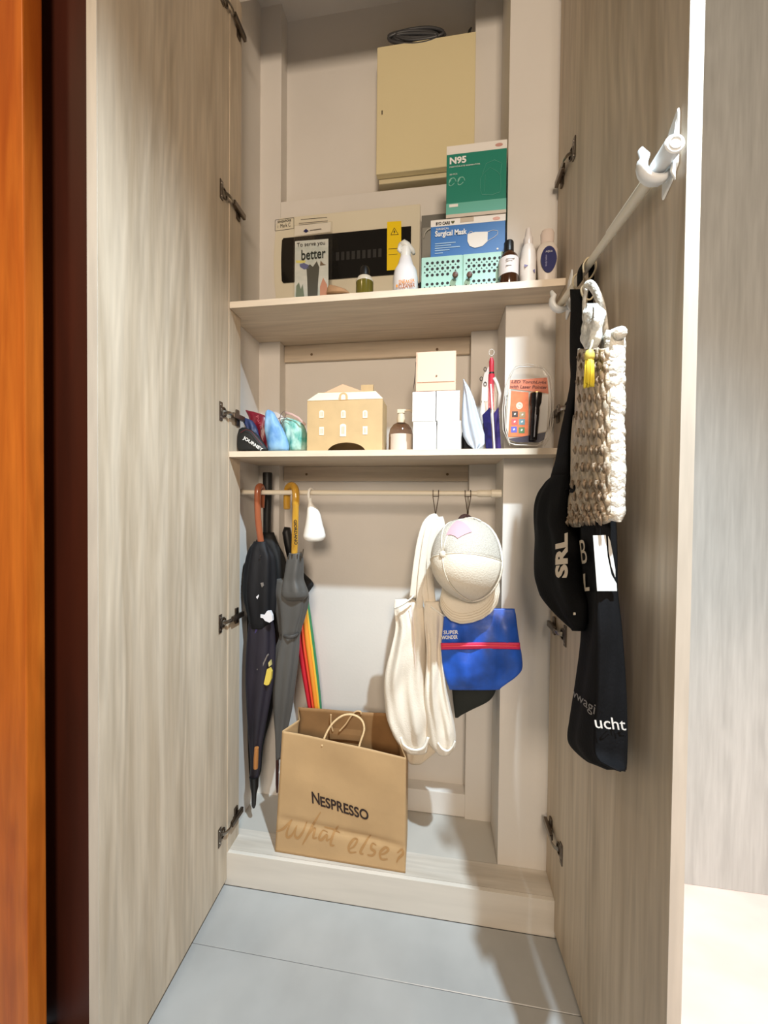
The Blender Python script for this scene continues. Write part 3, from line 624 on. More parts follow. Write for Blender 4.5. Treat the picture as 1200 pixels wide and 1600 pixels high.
# front wall with a segmental arch cut-out
arch = [V((xc+ra*math.cos(a), YH, Z2+.0006+(zar-Z2)*math.sin(a))) for a in [math.pi*i/14 for i in range(15)]]
left = [V((xa, YH, Z2+.0006)), V((xa, YH, ze)), V((xb, YH, ze)), V((xb, YH, Z2+.0006))]
fb = B(); tops = [V((lerp(xb, xa, i/14), YH, ze)) for i in range(15)]
for i in range(14): fb.prism([arch[i], tops[i], tops[i+1], arch[i+1]], (0, .0015, 0))
fb.prism([V((xa, YH, Z2+.0006)), V((xa, YH, ze)), arch[14]], (0, .0015, 0)).prism([V((xb, YH, Z2+.0006)), V((xb, YH, ze)), arch[0]], (0, .0015, 0))
build('front_wall', fb, M_KRAFT, t)
build('side_wall', B().box((xa, YH+.0015, Z2+.0006), (xa+.0015, yb, ze)), M_KRAFT, t)
build('side_wall', B().prism([V((xb, YH+.0015, Z2+.0006)), V((xb, yb, Z2+.0006)), V((xb, yb, ze-.0)), V((xb, (YH+yb)/2, ze)), V((xb, YH+.0015, ze))], (-.0015, 0, 0)), M_KRAFT, t)
build('back_wall', B().box((xa+.0015, yb-.0015, Z2+.0006), (xb-.0015, yb, ze)), M_KRAFT, t)
ym = (YH+yb)/2; zr_ = zof(540, 602, ym-.01)
build('roof_panel', B().prism([V((xa, YH-.001, ze)), V((xb, YH-.001, ze)), V((xb-.028, YH+.028, zr_-.027)), V((xa+.028, YH+.028, zr_-.027))], (0, .001, .0015)), mat('cream_roof_card', (240, 226, 200), .6), t)
build('roof_panel', B().prism([V((xa+.028, YH+.028, zr_-.027)), V((xb-.028, YH+.028, zr_-.027)), V((xb, yb, ze)), V((xa, yb, ze))], (0, 0, .0015)), M_KRAFT, t)
gx0, gx1 = W(502, 612, YH+.03).x, W(572, 612, YH+.03).x
g = build('gable', B().prism([V((gx0, YH+.03, zr_-.029)), V((gx1, YH+.03, zr_-.029)), V(((gx0+gx1)/2-.003, YH+.03, zof(537, 600, YH+.03)))], (0, .0015, 0)), mat('pink_kraft', (222, 184, 150), .6), t)
build('chimney', B().box((W(564, 610, YH+.05).x, YH+.05, zr_-.032), (W(583, 610, YH+.05).x, YH+.065, zof(573, 601, YH+.05))), M_KRAFT, t, bevel=.0005)
M_WC = mat('white_window_print', (244, 232, 214), .6)
def hwin(u, v, wd, hh, arch_=True):
    f = onY(YH-.0006); c = f(u, v); s = .00205
    o = [V((c.x-wd*s/2, c.y, c.z-hh*s/2)), V((c.x+wd*s/2, c.y, c.z-hh*s/2))]
    if arch_: o += [V((c.x+wd*s/2*math.cos(a), c.y, c.z+hh*s/2-wd*s*.35+wd*s*.35*math.sin(a))) for a in [math.pi*i/8 for i in range(9)]]
    else: o += [V((c.x+wd*s/2, c.y, c.z+hh*s/2)), V((c.x-wd*s/2, c.y, c.z+hh*s/2))]
    wo = build('printed_window', B().prism(o, (0, -.0005, 0)), M_WC, t)
    build('pane_mark', B().box((c.x-wd*s*.22, c.y-.0009, c.z-hh*s*.3), (c.x-wd*s*.04, c.y-.0006, c.z+hh*s*.28)).box((c.x+wd*s*.06, c.y-.0009, c.z-hh*s*.3), (c.x+wd*s*.22, c.y-.0006, c.z+hh*s*.28)), mat('window_pink', (222, 190, 160), .6), wo)
for u in (502.5, 536.5, 570.5): hwin(u, 647, 7.5, 12)
for u, v, a, b_ in ((502.5, 673.5, 7.5, 13), (536, 672, 10, 20), (570.5, 672.5, 7.5, 13)): hwin(u, v, a, b_, u == 536)
p = W(537, 619, YH+.004)
dm = build('dormer', B().prism([V((p.x-.0145, YH-.0012, ze-.001)), V((p.x+.0145, YH-.0012, ze-.001))]+[V((p.x+.0145*math.cos(a), YH-.0012, ze+.010+.013*math.sin(a))) for a in [math.pi*i/10 for i in range(11)]], (0, .0015, 0)), M_KRAFT, t)
build('dormer_window', B().prism([V((p.x-.007, YH-.0016, ze)), V((p.x+.007, YH-.0016, ze))]+[V((p.x+.007*math.cos(a), YH-.0016, ze+.010+.007*math.sin(a))) for a in [math.pi*i/8 for i in range(9)]], (0, .0004, 0)), M_WC, dm)
# pump bottle
yA = .12; c = at(626, yA, Z2); s = (W(645, 690, yA)-W(607.5, 690, yA)).length/2; Zf = lambda v: zof(626, v, yA)-Z2+.001
t = thing('soap_dispenser', 'clear pump bottle with a pale label between the house box and white boxes', 'bottle', c)
build('body', B().lathe([(s*.94, .001), (s, .006), (s, Zf(680)), (s*.9, Zf(671)), (s*.62, Zf(664)), (s*.36, Zf(661.5))], c, 32), clear('tinted_bottle', (206, 186, 172), .3, .08), t, smooth='auto')
build('liquid', B().lathe([(s*.9, .004), (s*.95, .008), (s*.95, Zf(684))], c, 28), mat('clear_gel', (206, 184, 166), .2), t, smooth='auto')
build('label_band', B().prism([c+V((math.sin(a)*s*1.01, -math.cos(a)*s*1.01, .004)) for a in [lerp(-.85, 1.2, i/12) for i in range(13)]]+[c+V((math.sin(a)*s*1.02, -math.cos(a)*s*1.02, .004)) for a in [lerp(1.2, -.85, i/12) for i in range(13)]], (0, 0, Zf(681)-.004)), mat('label_beige', (222, 206, 192), .6), t)
build('pump_collar', B().lathe([(s*.34, Zf(661.5)), (s*.36, Zf(656)), (s*.28, Zf(648)), (s*.2, Zf(647))], c, 20), mat('ivory_pump', (222, 206, 180), .4), t, smooth='auto')
build('pump_head', B().box((c.x-.012, c.y-.008, Z2+Zf(646.5)), (c.x+.012, c.y+.008, Z2+Zf(640.5))).tube([c+V((.01, 0, Zf(642))), c+V((.032, 0, Zf(642))), c+V((.036, 0, Zf(645)))], [.004, .0035, .003], 8), mat('ivory_pump_head', (224, 208, 184), .4), t, bevel=.001)
# four white boxes
YQ = .045; M_WB = mat('white_box_card', (236, 236, 234), .45, var=.008)
def wbox(u0, u1, v0, v1, zbot, label, dy=0):
    y = YQ+dy; a, b_ = W(u0, 650, y).x, W(u1, 650, y).x; zt_ = zof((u0+u1)/2, v0, y)
    t = thing('white_carton', label, 'box', ((a+b_)/2, y+.035, zbot), 'small white cartons stacked on the middle shelf')
    build('carton', B().box((a, y, zbot), (b_, y+.075, zt_)), M_WB, t, bevel=.0008, seg=1)
    build('lid_flap', B().box((a+.0012, y-.0006, zbot+.0015), (b_-.0012, y-.0001, zt_-.0015)), M_WB, t, bevel=.0002, seg=1)
    return zt_
za = wbox(645.5, 682, 659, 0, Z2+.0005, 'white carton at the lower left of the stack of four')
zb_ = wbox(683.5, 720.5, 657.5, 0, Z2+.0005, 'white carton at the lower right of the stack of four', .002)
zc_ = wbox(644, 680.3, 612, 0, za+.0006, 'white carton at the upper left of the stack of four')
zd_ = wbox(681.5, 718, 610.5, 0, zb_+.0006, 'white carton at the upper right of the stack of four', .003)
zp = max(zc_, zd_)+.0006; ya = YQ+.002
a, b_ = W(650, 580, ya).x, W(712.5, 580, ya).x; zt_ = zof(681, 549, ya)
M_PINK = mat('peach_card', (240, 198, 172), .5)
t = thing('peach_gift_box', 'peach pink gift box with a front flap on top of the white cartons', 'box', ((a+b_)/2, ya+.03, zp))
build('box_body', B().box((a, ya, zp), (b_, ya+.07, zt_)), M_PINK, t, bevel=.001, seg=1)
fl = build('flap', B().box((a+.004, ya-.002, zp+.027), (b_-.004, ya-.0002, zt_-.001)), mat('peach_flap', (244, 204, 180), .5), t, bevel=.0005, seg=1)
pp = W(682, 587, ya-.003); build('stud', B().lathe([(.0025, 0), (.0025, .001), (.001, .002)], pp, 12, ax=Matrix(((1, 0, 0), (0, 0, -1), (0, 1, 0)))), M_METAL, fl)
build('ribbon', B().prism([V((a-.001, ya+.01, zt_-.025)), V((a-.001, ya+.02, zt_-.025)), V((a-.009, ya+.02, zp+.012)), V((a-.004, ya+.01, zp+.03))], (-.0008, 0, 0)), mat('dark_ribbon', (70, 56, 60), .5), t)
# face mask leaning
M_MASK = mat('pale_blue_nonwoven', (196, 206, 222), .7, var=.02, bump=.15, bs=(150, 150, 150))
f0 = [(724, 592), (733, 606), (741, 625), (748, 650), (757, 679), (757, 694), (745, 703)]
g0 = [(724, 592), (724, 612), (722, 640), (722, 664), (724, 682), (731, 694), (742, 703)]
def mf(u, v):
    i = v*(len(f0)-1); k = min(int(i), len(f0)-2); fr_ = i-k
    r_ = (lerp(f0[k][0], f0[k+1][0], fr_), lerp(f0[k][1], f0[k+1][1], fr_)); l_ = (lerp(g0[k][0], g0[k+1][0], fr_), lerp(g0[k][1], g0[k+1][1], fr_))
    x, y = lerp(l_[0], r_[0], u), lerp(l_[1], r_[1], u)
    return W(x, y, .055-.012*math.sin(u*math.pi)-.004*math.sin(u*14)*min(1, v*3))
t = thing('face_mask', 'folded pale blue face mask standing beside the white cartons', 'mask', (W(740, 700, .06).x, .06, Z2))
build('mask_sheet', B().grid(mf, 22, 24), M_MASK, t, smooth=True, solid=.0015)
build('mask_edge', B().tube([W(u, v, .041) for u, v in ((725, 594), (730, 616), (735, 645), (740, 674), (744, 700))], .0012, 6), mat('white_seam', (226, 230, 238), .6), t, smooth=True)
pouch('black_case', [(676, 722, 727, .10, .03), (684, 721, 733, .10, .04), (695, 721, 740, .10, .04), (703.5, 721, 744, .10, .04)], M_BLACK, 'black case low behind the pale blue face mask', 'case')
# blister packs seen edge on
t = thing('stationery_pack', 'clear hanging blister pack with a red pen and navy base on the middle shelf', 'package', (W(765, 700, .09).x, .09, Z2))
f = onY(.10)
out = [(757, 703), (750, 640), (752, 600), (756, 580), (765, 560), (770, 545), (776, 548), (779, 575), (782, 640), (784, 703)]
build('blister', B().prism([onY(.075)(u, v) for u, v in out], (0, .03, 0)), M_CLEAR, t, bevel=.003)
cd_ = build('backing_card', B().prism([f(u, v) for u, v in [(757, 703), (752, 640), (753, 602), (757, 583), (768, 566), (768, 703)]], (0, .001, 0)), mat('grey_white_card', (206, 198, 190), .6), t)
for u, v in ((758, 577), (752, 592), (758, 600)):
    q = onY(.0985)(u, v); build('icon_ring', B().tube(circle(q, (.0042, 0, 0), (0, 0, .0062), 14), .0012, 5, closed=True), M_INK, cd_)
for u in (753, 757, 761): build('icon_dot', B().lathe([(.001, -.001), (.002, 0), (.001, .001)], onY(.0985)(u, 627), 8), M_INK, cd_)
build('red_pen', B().tube([f(767, 640), f(767.5, 600), f(768, 585)], .0095, 14), mat('red_plastic', (206, 44, 66), .6, spec=.3), t, smooth='auto')
build('pen_cap', B().tube([f(768, 583), f(768, 565), f(768, 559)], [.0075, .0078, .004], 14), mat('red_cap', (196, 40, 60), .4), t, smooth='auto')
build('pen_ring', B().tube([f(768, 585), f(768, 582)], .0082, 14), M_BLACK, t)
build('card_edge', B().prism([onY(.063)(766, 600), onY(.063)(768, 600), onY(.063)(774, 703.5), onY(.063)(771.5, 703.5)], (0, .002, 0)), M_CARD, t)
build('navy_insert', B().prism([onY(.066)(u, v) for u, v in ((754, 648), (766, 636), (770, 703.5), (760, 703.5))], (0, .008, 0)), mat('navy_foil', (34, 30, 80), .8, spec=.15, var=.2, vs_=(60, 60, 60)), t)
build('navy_insert', B().prism([onY(.066)(u, v) for u, v in ((772, 645), (779, 636), (783, 703.5), (775, 703.5))], (0, .008, 0)), mat('violet_foil', (64, 50, 110), .8, spec=.15, c2=(30, 26, 70), vs_=(50, 50, 30)), t)
build('hanger_loop', B().tube(circle(f(768, 551), (.008, 0, 0), (0, 0, .010), 16), .0015, 6, closed=True), mat('milky_plastic', (214, 206, 196), .3), t, smooth=True)
build('ribbon_fold', B().tube([onY(.07)(u, v) for u, v in ((778, 640), (781, 615), (777, 600), (772, 590))], .005, 8, flat=.25), mat('pale_film', (206, 196, 188), .3), t, smooth=True)
# torch blister
YT = .028
t = thing('torch_pack', 'orange carded blister pack with a black torch at the right end of the middle shelf', 'package', (W(824, 700, YT).x, YT+.02, Z2))
f = onY(YT+.012); fo = onY(YT)
outl = [(796, 692), (790, 672), (788, 640), (791, 612), (797, 590), (803, 577), (812, 573), (838, 573), (850, 576), (857, 585), (861, 606), (862, 640), (860, 668), (855, 685), (848, 693), (838, 696), (806, 695)]
card = [(797, 689), (791, 668), (790, 640), (795, 608), (800, 592), (856, 592), (859, 620), (859, 650), (856, 672), (851, 686), (842, 692), (806, 691)]
bk = build('backing_card', B().prism([f(u, v) for u, v in card], (0, .001, 0)), mat('off_white_card', (222, 212, 198), .5), t)
g_ = onY(YT+.0115)
M_TOR = mat('orange_card', (228, 120, 72), .5, var=.06, vs_=(50, 50, 50))
build('orange_header', B().prism([g_(u, v) for u, v in ((797, 594), (855, 590), (857, 615), (796, 607))], (0, -.0004, 0)), mat('salmon_card', (220, 128, 98), .5), bk)
build('orange_panel', B().prism([g_(u, v) for u, v in ((799, 611), (826, 613), (825.5, 682), (794, 682.5))], (0, -.0004, 0)), M_TOR, bk)
build('navy_base', B().prism([g_(u, v) for u, v in ((793, 686), (812, 683), (853, 675), (850, 687), (842, 691.5), (806, 691))], (0, -.0005, 0)), mat('navy_card', (34, 34, 62), .4), bk)
text('LED TorchLight', g_(799, 600), g_(854, 601.5), g_(799, 594), mat('dark_red_ink', (92, 20, 20), .5), bk, bold=.02, shear=.2)
text('with Laser Pointer', g_(797, 606.5), g_(855, 608), g_(797, 601.5), mat('dark_red_ink_2', (92, 20, 20), .5), bk, bold=.02, shear=.2)
build('badge', B().prism(circle(g_(811.5, 634), (.0095, 0, 0), (0, 0, .0105), 20), (0, -.001, 0)).tube(circle(g_(811.5, 634)+V((0, -.0014, 0)), (.005, 0, 0), (0, 0, .0055), 14), .0008, 4, closed=True), mat('badge_cream', (232, 216, 196), .5), bk)
for (u, v, c_) in ((804.5, 647, (60, 48, 44)), (816, 648, (176, 150, 110)), (804, 659, (230, 90, 90)), (815.5, 659, (110, 150, 160)), (803, 671, (90, 96, 190)), (815, 672, (90, 130, 84))):
    q = g_(u, v); ic = build('icon', B().box((q.x-.0085, q.y-.0008, q.z-.0095), (q.x+.0085, q.y+.0002, q.z+.0085)), mat('icon_col', c_, .5), bk, bevel=.0003, seg=1)
    build('glyph', B().prism(circle(q+V((0, -.0009, 0)), (.003, 0, .001), (0, 0, .003), 7), (0, -.0004, 0)), M_CARD, ic)
q = g_(0, 0)
build('white_panel', B().prism([g_(u, v) for u, v in ((846, 616), (857, 617), (854, 673), (841, 676))], (0, -.0004, 0)), M_CARD, bk)
T0, T1 = fo(838, 615), fo(833, 688)
tpts = [(0, .0165), (.02, .0165), (.20, .0160), (.30, .0115), (.36, .0125), (.98, .0105), (1, .009)]
tor = build('torch', B().tube([lerp(T0, T1, a) for a, r in tpts], [r for a, r in tpts], 20), mat('black_anodised', (26, 22, 24), .25, metal=.4), t, smooth='auto')
build('bezel', B().tube([lerp(T0, T1, -.01), lerp(T0, T1, .005)], .0168, 20), mat('brass_bezel', (170, 140, 90), .3, 1), tor)
build('wrist_strap', B().tube([fo(836, 650)+V((0, -.014, 0)), fo(834, 668)+V((0, -.014, 0)), fo(833, 684)+V((0, -.013, 0))], .0018, 6), mat('grey_strap', (120, 116, 116), .5), tor)
rim = [f(u, v) for u, v in outl]
build('blister_rim', B().tube(rim, .0016, 6, closed=True), mat('milky_rim', (236, 230, 222), .25), t, smooth=True)
build('blister_shell', B().prism([onY(YT+.002)(u, v) for u, v in outl], (0, .010, 0)), M_CLEAR, t, bevel=.004)
build('outer_shell', B().tube([fo(u, v) for u, v in ((797, 696), (786, 672), (785, 640), (789, 606), (797, 584), (806, 572), (826, 569), (848, 572), (860, 586), (864, 620), (864, 660), (858, 686), (850, 697))], .0012, 6), mat('clear_edge', (206, 200, 190), .15), t, smooth=True)

# ================================================================== HANGING ZONE
def curve_pts(pts, n=5):
    out = []; m = len(pts)-1
    rows = [list(p) for p in pts]
    for i in range(m*n+1): out.append(V(interp(rows, i/(m*n))))
    return out
def pleats(k, amp, tw=0, rib=None):
    def d(q, t, s, c, h, th, cx, sy):
        a = amp*math.sin(k*t+tw*s)*min(1, s*8)*min(1, (1-s)*5)
        return c+(q-c)*(1+a)
    return d
def umb_body(rows, m, parent, k=7, amp=.14, tw=2, n=56, mm=70, p=2, name='canopy'):
    return build(name, loft(rows, onY, V((0, 1, 0)), n, mm, p, pleats(k, amp, tw)), m, parent, smooth=True)
# 1: patterned dark umbrella with brown crook
y1 = .124
t = thing('crook_umbrella', 'black umbrella with reddish wood crook and white flower print, leftmost on the rod', 'umbrella', W(397, 1262, y1))
pz_ = W(408, 850, y1); rx = W(407, 770, YR).x
path = [pz_, V((rx, y1-.012, ZR-.10)), V((rx, YR-.0215, ZR-.02)), V((rx, YR-.018, ZR+.012)), V((rx-.001, YR, ZR+.0215)), V((rx-.003, YR+.018, ZR+.012)), V((rx-.006, YR+.0225, ZR-.02)), V((rx-.008, YR+.0225, ZR-.055))]
build('handle', B().tube(curve_pts(path, 6), .0112, 14), mat('red_brown_wood', (164, 92, 60), .28, coat=.4, var=.06, vs_=(40, 40, 8)), t, smooth=True)
M_NIGHT = mat('charcoal_nylon', (22, 22, 25), .6, var=.12, vs_=(20, 20, 6), bump=.5, bs=(50, 50, 12), spec=.3)
umb_body([(846, 397, 417, y1, .03), (856, 391, 421, y1, .045), (870, 387, 427, y1, .055), (890, 384, 429, y1, .065), (915, 382, 430, y1, .07), (935, 383, 430, y1, .07), (955, 387, 428, y1, .065), (972, 390, 424, y1, .06), (980, 392, 420, y1, .05)], M_NIGHT, t, 6, .09, 1.5)
umb_body([(955, 390, 424, y1+.004, .045), (985, 387, 427, y1+.004, .052), (1020, 385, 428, y1+.004, .056), (1060, 385, 426, y1+.004, .056), (1100, 387, 420, y1+.004, .05), (1140, 389, 413, y1+.004, .04), (1170, 391, 408, y1+.004, .03), (1195, 392, 407, y1+.004, .026), (1215, 390, 404, y1+.004, .022)], mat('dark_violet_nylon', (36, 32, 42), .5, var=.15, vs_=(14, 14, 5), bump=.4, bs=(50, 50, 12)), t, 5, .10, 3, name='canopy_skirt')
build('ferrule', B().tube([W(397, 1213, y1), W(397.5, 1230, y1), W(397, 1240, y1), W(396.5, 1258, y1), W(396.5, 1262, y1)], [.017, .014, .009, .0075, .004], 14), M_BLACK, t, smooth='auto')
build('wood_tip', B().tube([W(401, 1168, y1-.022), W(400, 1185, y1-.022), W(399.5, 1200, y1-.02)], [.0075, .0085, .008], 12), mat('orange_wood', (176, 116, 62), .4), t, smooth='auto')
lf_ = onY(y1-.034)
M_WP = mat('white_print', (226, 224, 228), .6); M_YP = mat('yellow_print', (222, 196, 84), .6); M_GP = mat('gold_print', (176, 128, 60), .6)
def blob(name, px, m, parent, f=lf_): return build(name, B().prism([f(u, v) for u, v in px], (0, .012, 0)), m, parent)
blob('printed_flower', [(413, 961), (417, 955), (422, 955), (425, 962), (425.5, 970), (421, 973), (414, 970), (411, 966), (407, 965), (407, 960)], M_WP, t)
blob('printed_petal', [(389, 921), (391, 922), (394, 928), (394, 935), (396, 938), (393, 939), (390, 932), (392, 927)], M_GP, t)
blob('printed_petal', [(400, 933), (404, 929), (404, 932), (402, 936)], M_WP, t)
blob('printed_petal', [(407, 911), (411, 910), (412, 915), (409, 918)], M_GINK, t)
fy = onY(y1-.024)
blob('printed_blossom', [(417, 1046), (421, 1044), (424, 1050), (423, 1062), (420, 1070), (416, 1071), (412, 1069), (414, 1060)], M_YP, t, fy)
blob('printed_petal', [(419, 1036), (422, 1032), (423, 1040), (420, 1042)], mat('pale_gold_print', (200, 186, 120), .6), t, fy)
blob('printed_petal', [(401, 1046), (410, 1038), (417, 1023), (418, 1025), (411, 1041), (403, 1048)], M_GINK, t, fy)
blob('printed_petal', [(402, 958), (407, 965), (402, 985), (398, 990)], mat('violet_print', (70, 62, 120), .6), t, onY(y1-.02))
# left flap
build('canopy_flap', B().prism([W(u, v, y1+.02) for u, v in ((373, 917), (378, 888), (392, 862), (398, 900), (392, 940), (384, 941), (380, 926))], (0, .006, 0)), M_NIGHT, t, bevel=.0015)
build('strap_stud', B().lathe([(.001, -.002), (.0035, 0), (.001, .002)], lf_(407, 869), 10), M_METAL, t)
# 2: black umbrella behind
y2 = .205
t = thing('black_umbrella', 'plain black umbrella with straight black handle in the left corner behind the crook umbrella', 'umbrella', W(400, 1262, y2))
M_BLK = mat('black_canopy', (9, 9, 10), .7, bump=.3, bs=(50, 50, 12))
build('handle', B().tube([W(417, 842, y2), W(417.5, 800, y2), W(418, 765, y2), W(418, 742, y2), W(418, 738.5, y2)], [.0135, .0145, .0165, .0175, .0165], 16), mat('black_rubber', (16, 17, 19), .5), t, smooth='auto')
umb_body([(832, 404, 428, y2, .03), (850, 398, 434, y2, .05), (868, 385, 442, y2, .06), (890, 378, 446, y2, .075), (920, 377, 447, y2, .08), (960, 377, 446, y2, .08), (1000, 377, 440, y2, .075), (1050, 379, 432, y2, .07), (1110, 380, 424, y2, .06), (1160, 383, 412, y2, .045), (1205, 388, 408, y2, .03), (1215, 391, 405, y2, .025)], M_BLK, t, 7, .08, 2)
build('ferrule', B().tube([W(398, 1212, y2), W(398, 1232, y2), W(398, 1236, y2)], [.011, .009, .004], 12), M_METALD, t, smooth='auto')
build('stud', B().lathe([(.001, -.002), (.004, 0), (.001, .002)], W(387.5, 1018, y2-.045), 10), M_METAL, t)
build('stud', B().lathe([(.001, -.003), (.006, 0), (.001, .003)], W(387, 1055, y2-.042), 12), M_METAL, t)
# 3: grey umbrella, yellow wood crook
y3 = .130
t = thing('grey_umbrella', 'dark grey umbrella with a glossy yellow wood crook handle on the rod', 'umbrella', W(433, 1240, y3))
q0 = W(460, 866, y3-.006)
path = [q0, W(461, 830, y3-.014), W(462, 795, y3-.022), W(462.5, 778, y3-.0245), W(461, 764, y3-.018), W(456, 758.5, y3), W(450, 763, y3+.018), W(448.5, 778, y3+.0235), W(448.5, 796, y3+.0235)]
pp_ = curve_pts(path, 7); rr = [.0112 if i < 16 else .0125 for i in range(len(pp_))]; rr[-1] = .008
build('handle', B().tube(pp_, rr, 16), mat('yellow_varnish', (196, 148, 48), .2, coat=.6, var=.08, vs_=(50, 50, 8)), t, smooth=True)
fh = onY(y3-.031)
text('GIORDANO', fh(459.0, 812), fh(460.0, 851), fh(464, 812), M_INK, t, bold=.03, eps=.0005)
M_GREY = mat('grey_nylon', (80, 78, 75), .5, var=.06, vs_=(16, 16, 5), bump=.35, bs=(40, 40, 10), sheen=.1)
umb_body([(864, 452, 471, y3, .035), (874, 448, 473, y3, .045), (890, 446, 473, y3, .055), (905, 444, 473, y3, .06), (920, 442, 478, y3-.004, .066), (930, 441, 481, y3-.004, .066), (936, 446, 477, y3-.002, .05)], M_GREY, t, 5, .08, 1.2, name='canopy_collar')
umb_body([(905, 432, 474, y3+.012, .05), (925, 426, 480, y3+.012, .06), (940, 430, 480, y3+.012, .062), (960, 434, 476, y3+.012, .06), (985, 437, 469, y3+.012, .054), (994, 438, 467, y3+.012, .05), (1010, 433, 466, y3+.012, .052), (1035, 430, 464, y3+.012, .052), (1070, 428, 460, y3+.012, .05), (1110, 428, 455, y3+.012, .042), (1150, 430, 447, y3+.012, .03), (1185, 431, 439, y3+.012, .02)], M_GREY, t, 6, .10, 3)
build('tie_strap', B().tube([W(u, v, y) for u, v, y in ((437, 990, y3+.01), (444, 994, y3-.016), (452, 996, y3-.024), (461, 994, y3-.018), (467, 989, y3+.01))], .006, 8, flat=.3, ref=(0, 0, 1)), mat('strap_grey', (70, 68, 66), .5), t, smooth=True)
for u, v, du in ((451, 868, -1), (456, 866, 0), (464, 866, 1), (469, 862, 3), (472, 858, 4)):
    build('rib_tip', B().tube([W(u, v+14, y3-.018), W(u+du*.5, v, y3-.02)], .0016, 6), M_METALD, t)
build('ferrule', B().tube([W(433.5, 1183, y3+.01), W(433, 1225, y3+.01), W(433, 1238, y3+.01)], [.006, .0055, .003], 10), mat('oxblood_ferrule', (66, 34, 32), .4), t, smooth='auto')
# 4: rainbow umbrella behind
y4 = .252
t = thing('rainbow_umbrella', 'rainbow striped umbrella with black handle and sleeve behind the grey umbrella', 'umbrella', W(497, 1200, y4))
build('handle', B().tube([W(456, 880, y4), W(451, 850, y4), W(448, 832, y4), W(449, 824, y4)], [.013, .017, .017, .012], 14), mat('black_grip', (18, 18, 20), .5), t, smooth=True)
build('sleeve', loft([(866, 450, 466, y4, .03), (890, 450, 470, y4, .045), (898, 450, 477, y4, .05), (908, 450, 487, y4, .05), (914, 452, 490, y4, .05), (922, 456, 485, y4, .045), (934, 462, 477, y4, .03)], onY, V((0, 1, 0)), 28, 24, 2), M_BLK, t, smooth=True)
cols = [('red_panel', (206, 36, 52)), ('vermilion_panel', (230, 84, 50)), ('orange_panel', (240, 150, 52)), ('yellow_panel', (238, 186, 64)), ('green_panel', (40, 134, 84))]
fr5 = [0, .34, .50, .78, .93, 1]
edg = [(926, 464, 480), (960, 463, 484.5), (1000, 464, 490), (1040, 470, 495), (1080, 477, 499.5), (1120, 484, 502.5), (1160, 489, 502), (1195, 494, 499)]
for ci, (nm, c_) in enumerate(cols):
    rw = [(v, lerp(a_, b_, fr5[ci])-.3, lerp(a_, b_, fr5[ci+1])+.3, y4-.020+abs(ci-1.6)*.006, .024) for v, a_, b_ in edg]
    build(nm, loft(rw, onY, V((0, 1, 0)), 16, 28, 2), mat('nylon_'+nm, c_, .5, bump=.2, bs=(50, 50, 12)), t, smooth=True)
build('ferrule', B().tube([W(496, 1192, y4-.02), W(497, 1215, y4-.02)], [.006, .004], 10), M_BLACK, t, smooth='auto')
# hanging white lamp
yL = YR
t = thing('hanging_lamp', 'small white bottle-shaped hanging lamp hooked over the rod', 'lamp', W(491, 845, yL))
M_LAMP = mat('white_silicone', (244, 242, 236), .35)
lr = [(778, 482, 487, yL-.016, .010), (786, 482, 488, yL-.014, .012), (791, 481, 492, yL-.012, .02), (797, 480, 498, yL-.010, .032), (806, 479.5, 501, yL-.008, .044), (820, 477.5, 504, yL-.006, .054), (833, 475, 507.5, yL-.004, .062), (839, 474.5, 508, yL-.004, .064), (844, 478, 505, yL-.004, .056), (845.5, 482, 500, yL-.004, .04)]
build('lamp_body', loft(lr, onY, V((0, 1, 0)), 36, 44, 2), M_LAMP, t, smooth=True)
xh = W(486, 770, YR).x
build('hook', B().tube(curve_pts([W(484.5, 786, YR-.014), V((xh-.003, YR-.0155, ZR-.012)), V((xh-.002, YR-.0135, ZR+.006)), V((xh, YR, ZR+.0135)), V((xh+.005, YR+.0135, ZR+.005)), V((xh+.007, YR+.014, ZR-.008))], 6), .0048, 10, flat=.9), M_LAMP, t, smooth=True)
# wire hooks
M_WIRE = mat('bronze_wire', (92, 74, 58), .35, 1)
def shook(u, vb, label):
    xh = W(u, 770, YR).x; zb = W(u, vb, YR).z
    t = thing('wire_hook', label, 'hook', (xh, YR, zb))
    for sx in (-.009, .009):
        pts = [V((xh+sx, YR+.010, ZR-.010))]+[V((xh+sx, YR-.0105*math.cos(a), ZR+.0105*math.sin(a))) for a in [math.pi-math.pi*i/8 for i in range(9)]]
        pts += [V((xh+sx, YR-.0105, ZR-.012)), V((xh+sx*.15, YR-.008, zb+.012)), V((xh+sx*.1, YR-.008, zb))]
        build('wire', B().tube(pts, .0013, 6), M_WIRE, t, smooth=True)
    build('crossbar', B().tube([V((xh-.009, YR+.010, ZR-.010)), V((xh+.009, YR+.010, ZR-.010))], .0013, 6), M_WIRE, t)
    build('lower_hook', B().tube([V((xh, YR-.008, zb+.004)), V((xh, YR-.012, zb-.008)), V((xh, YR-.004, zb-.018)), V((xh, YR+.008, zb-.012))], .0013, 6), M_WIRE, t, smooth=True)
shook(681, 806, 'wire hook on the rod holding the cream tote bag')
shook(731, 804, 'wire hook on the rod holding the cap and blue pouch')

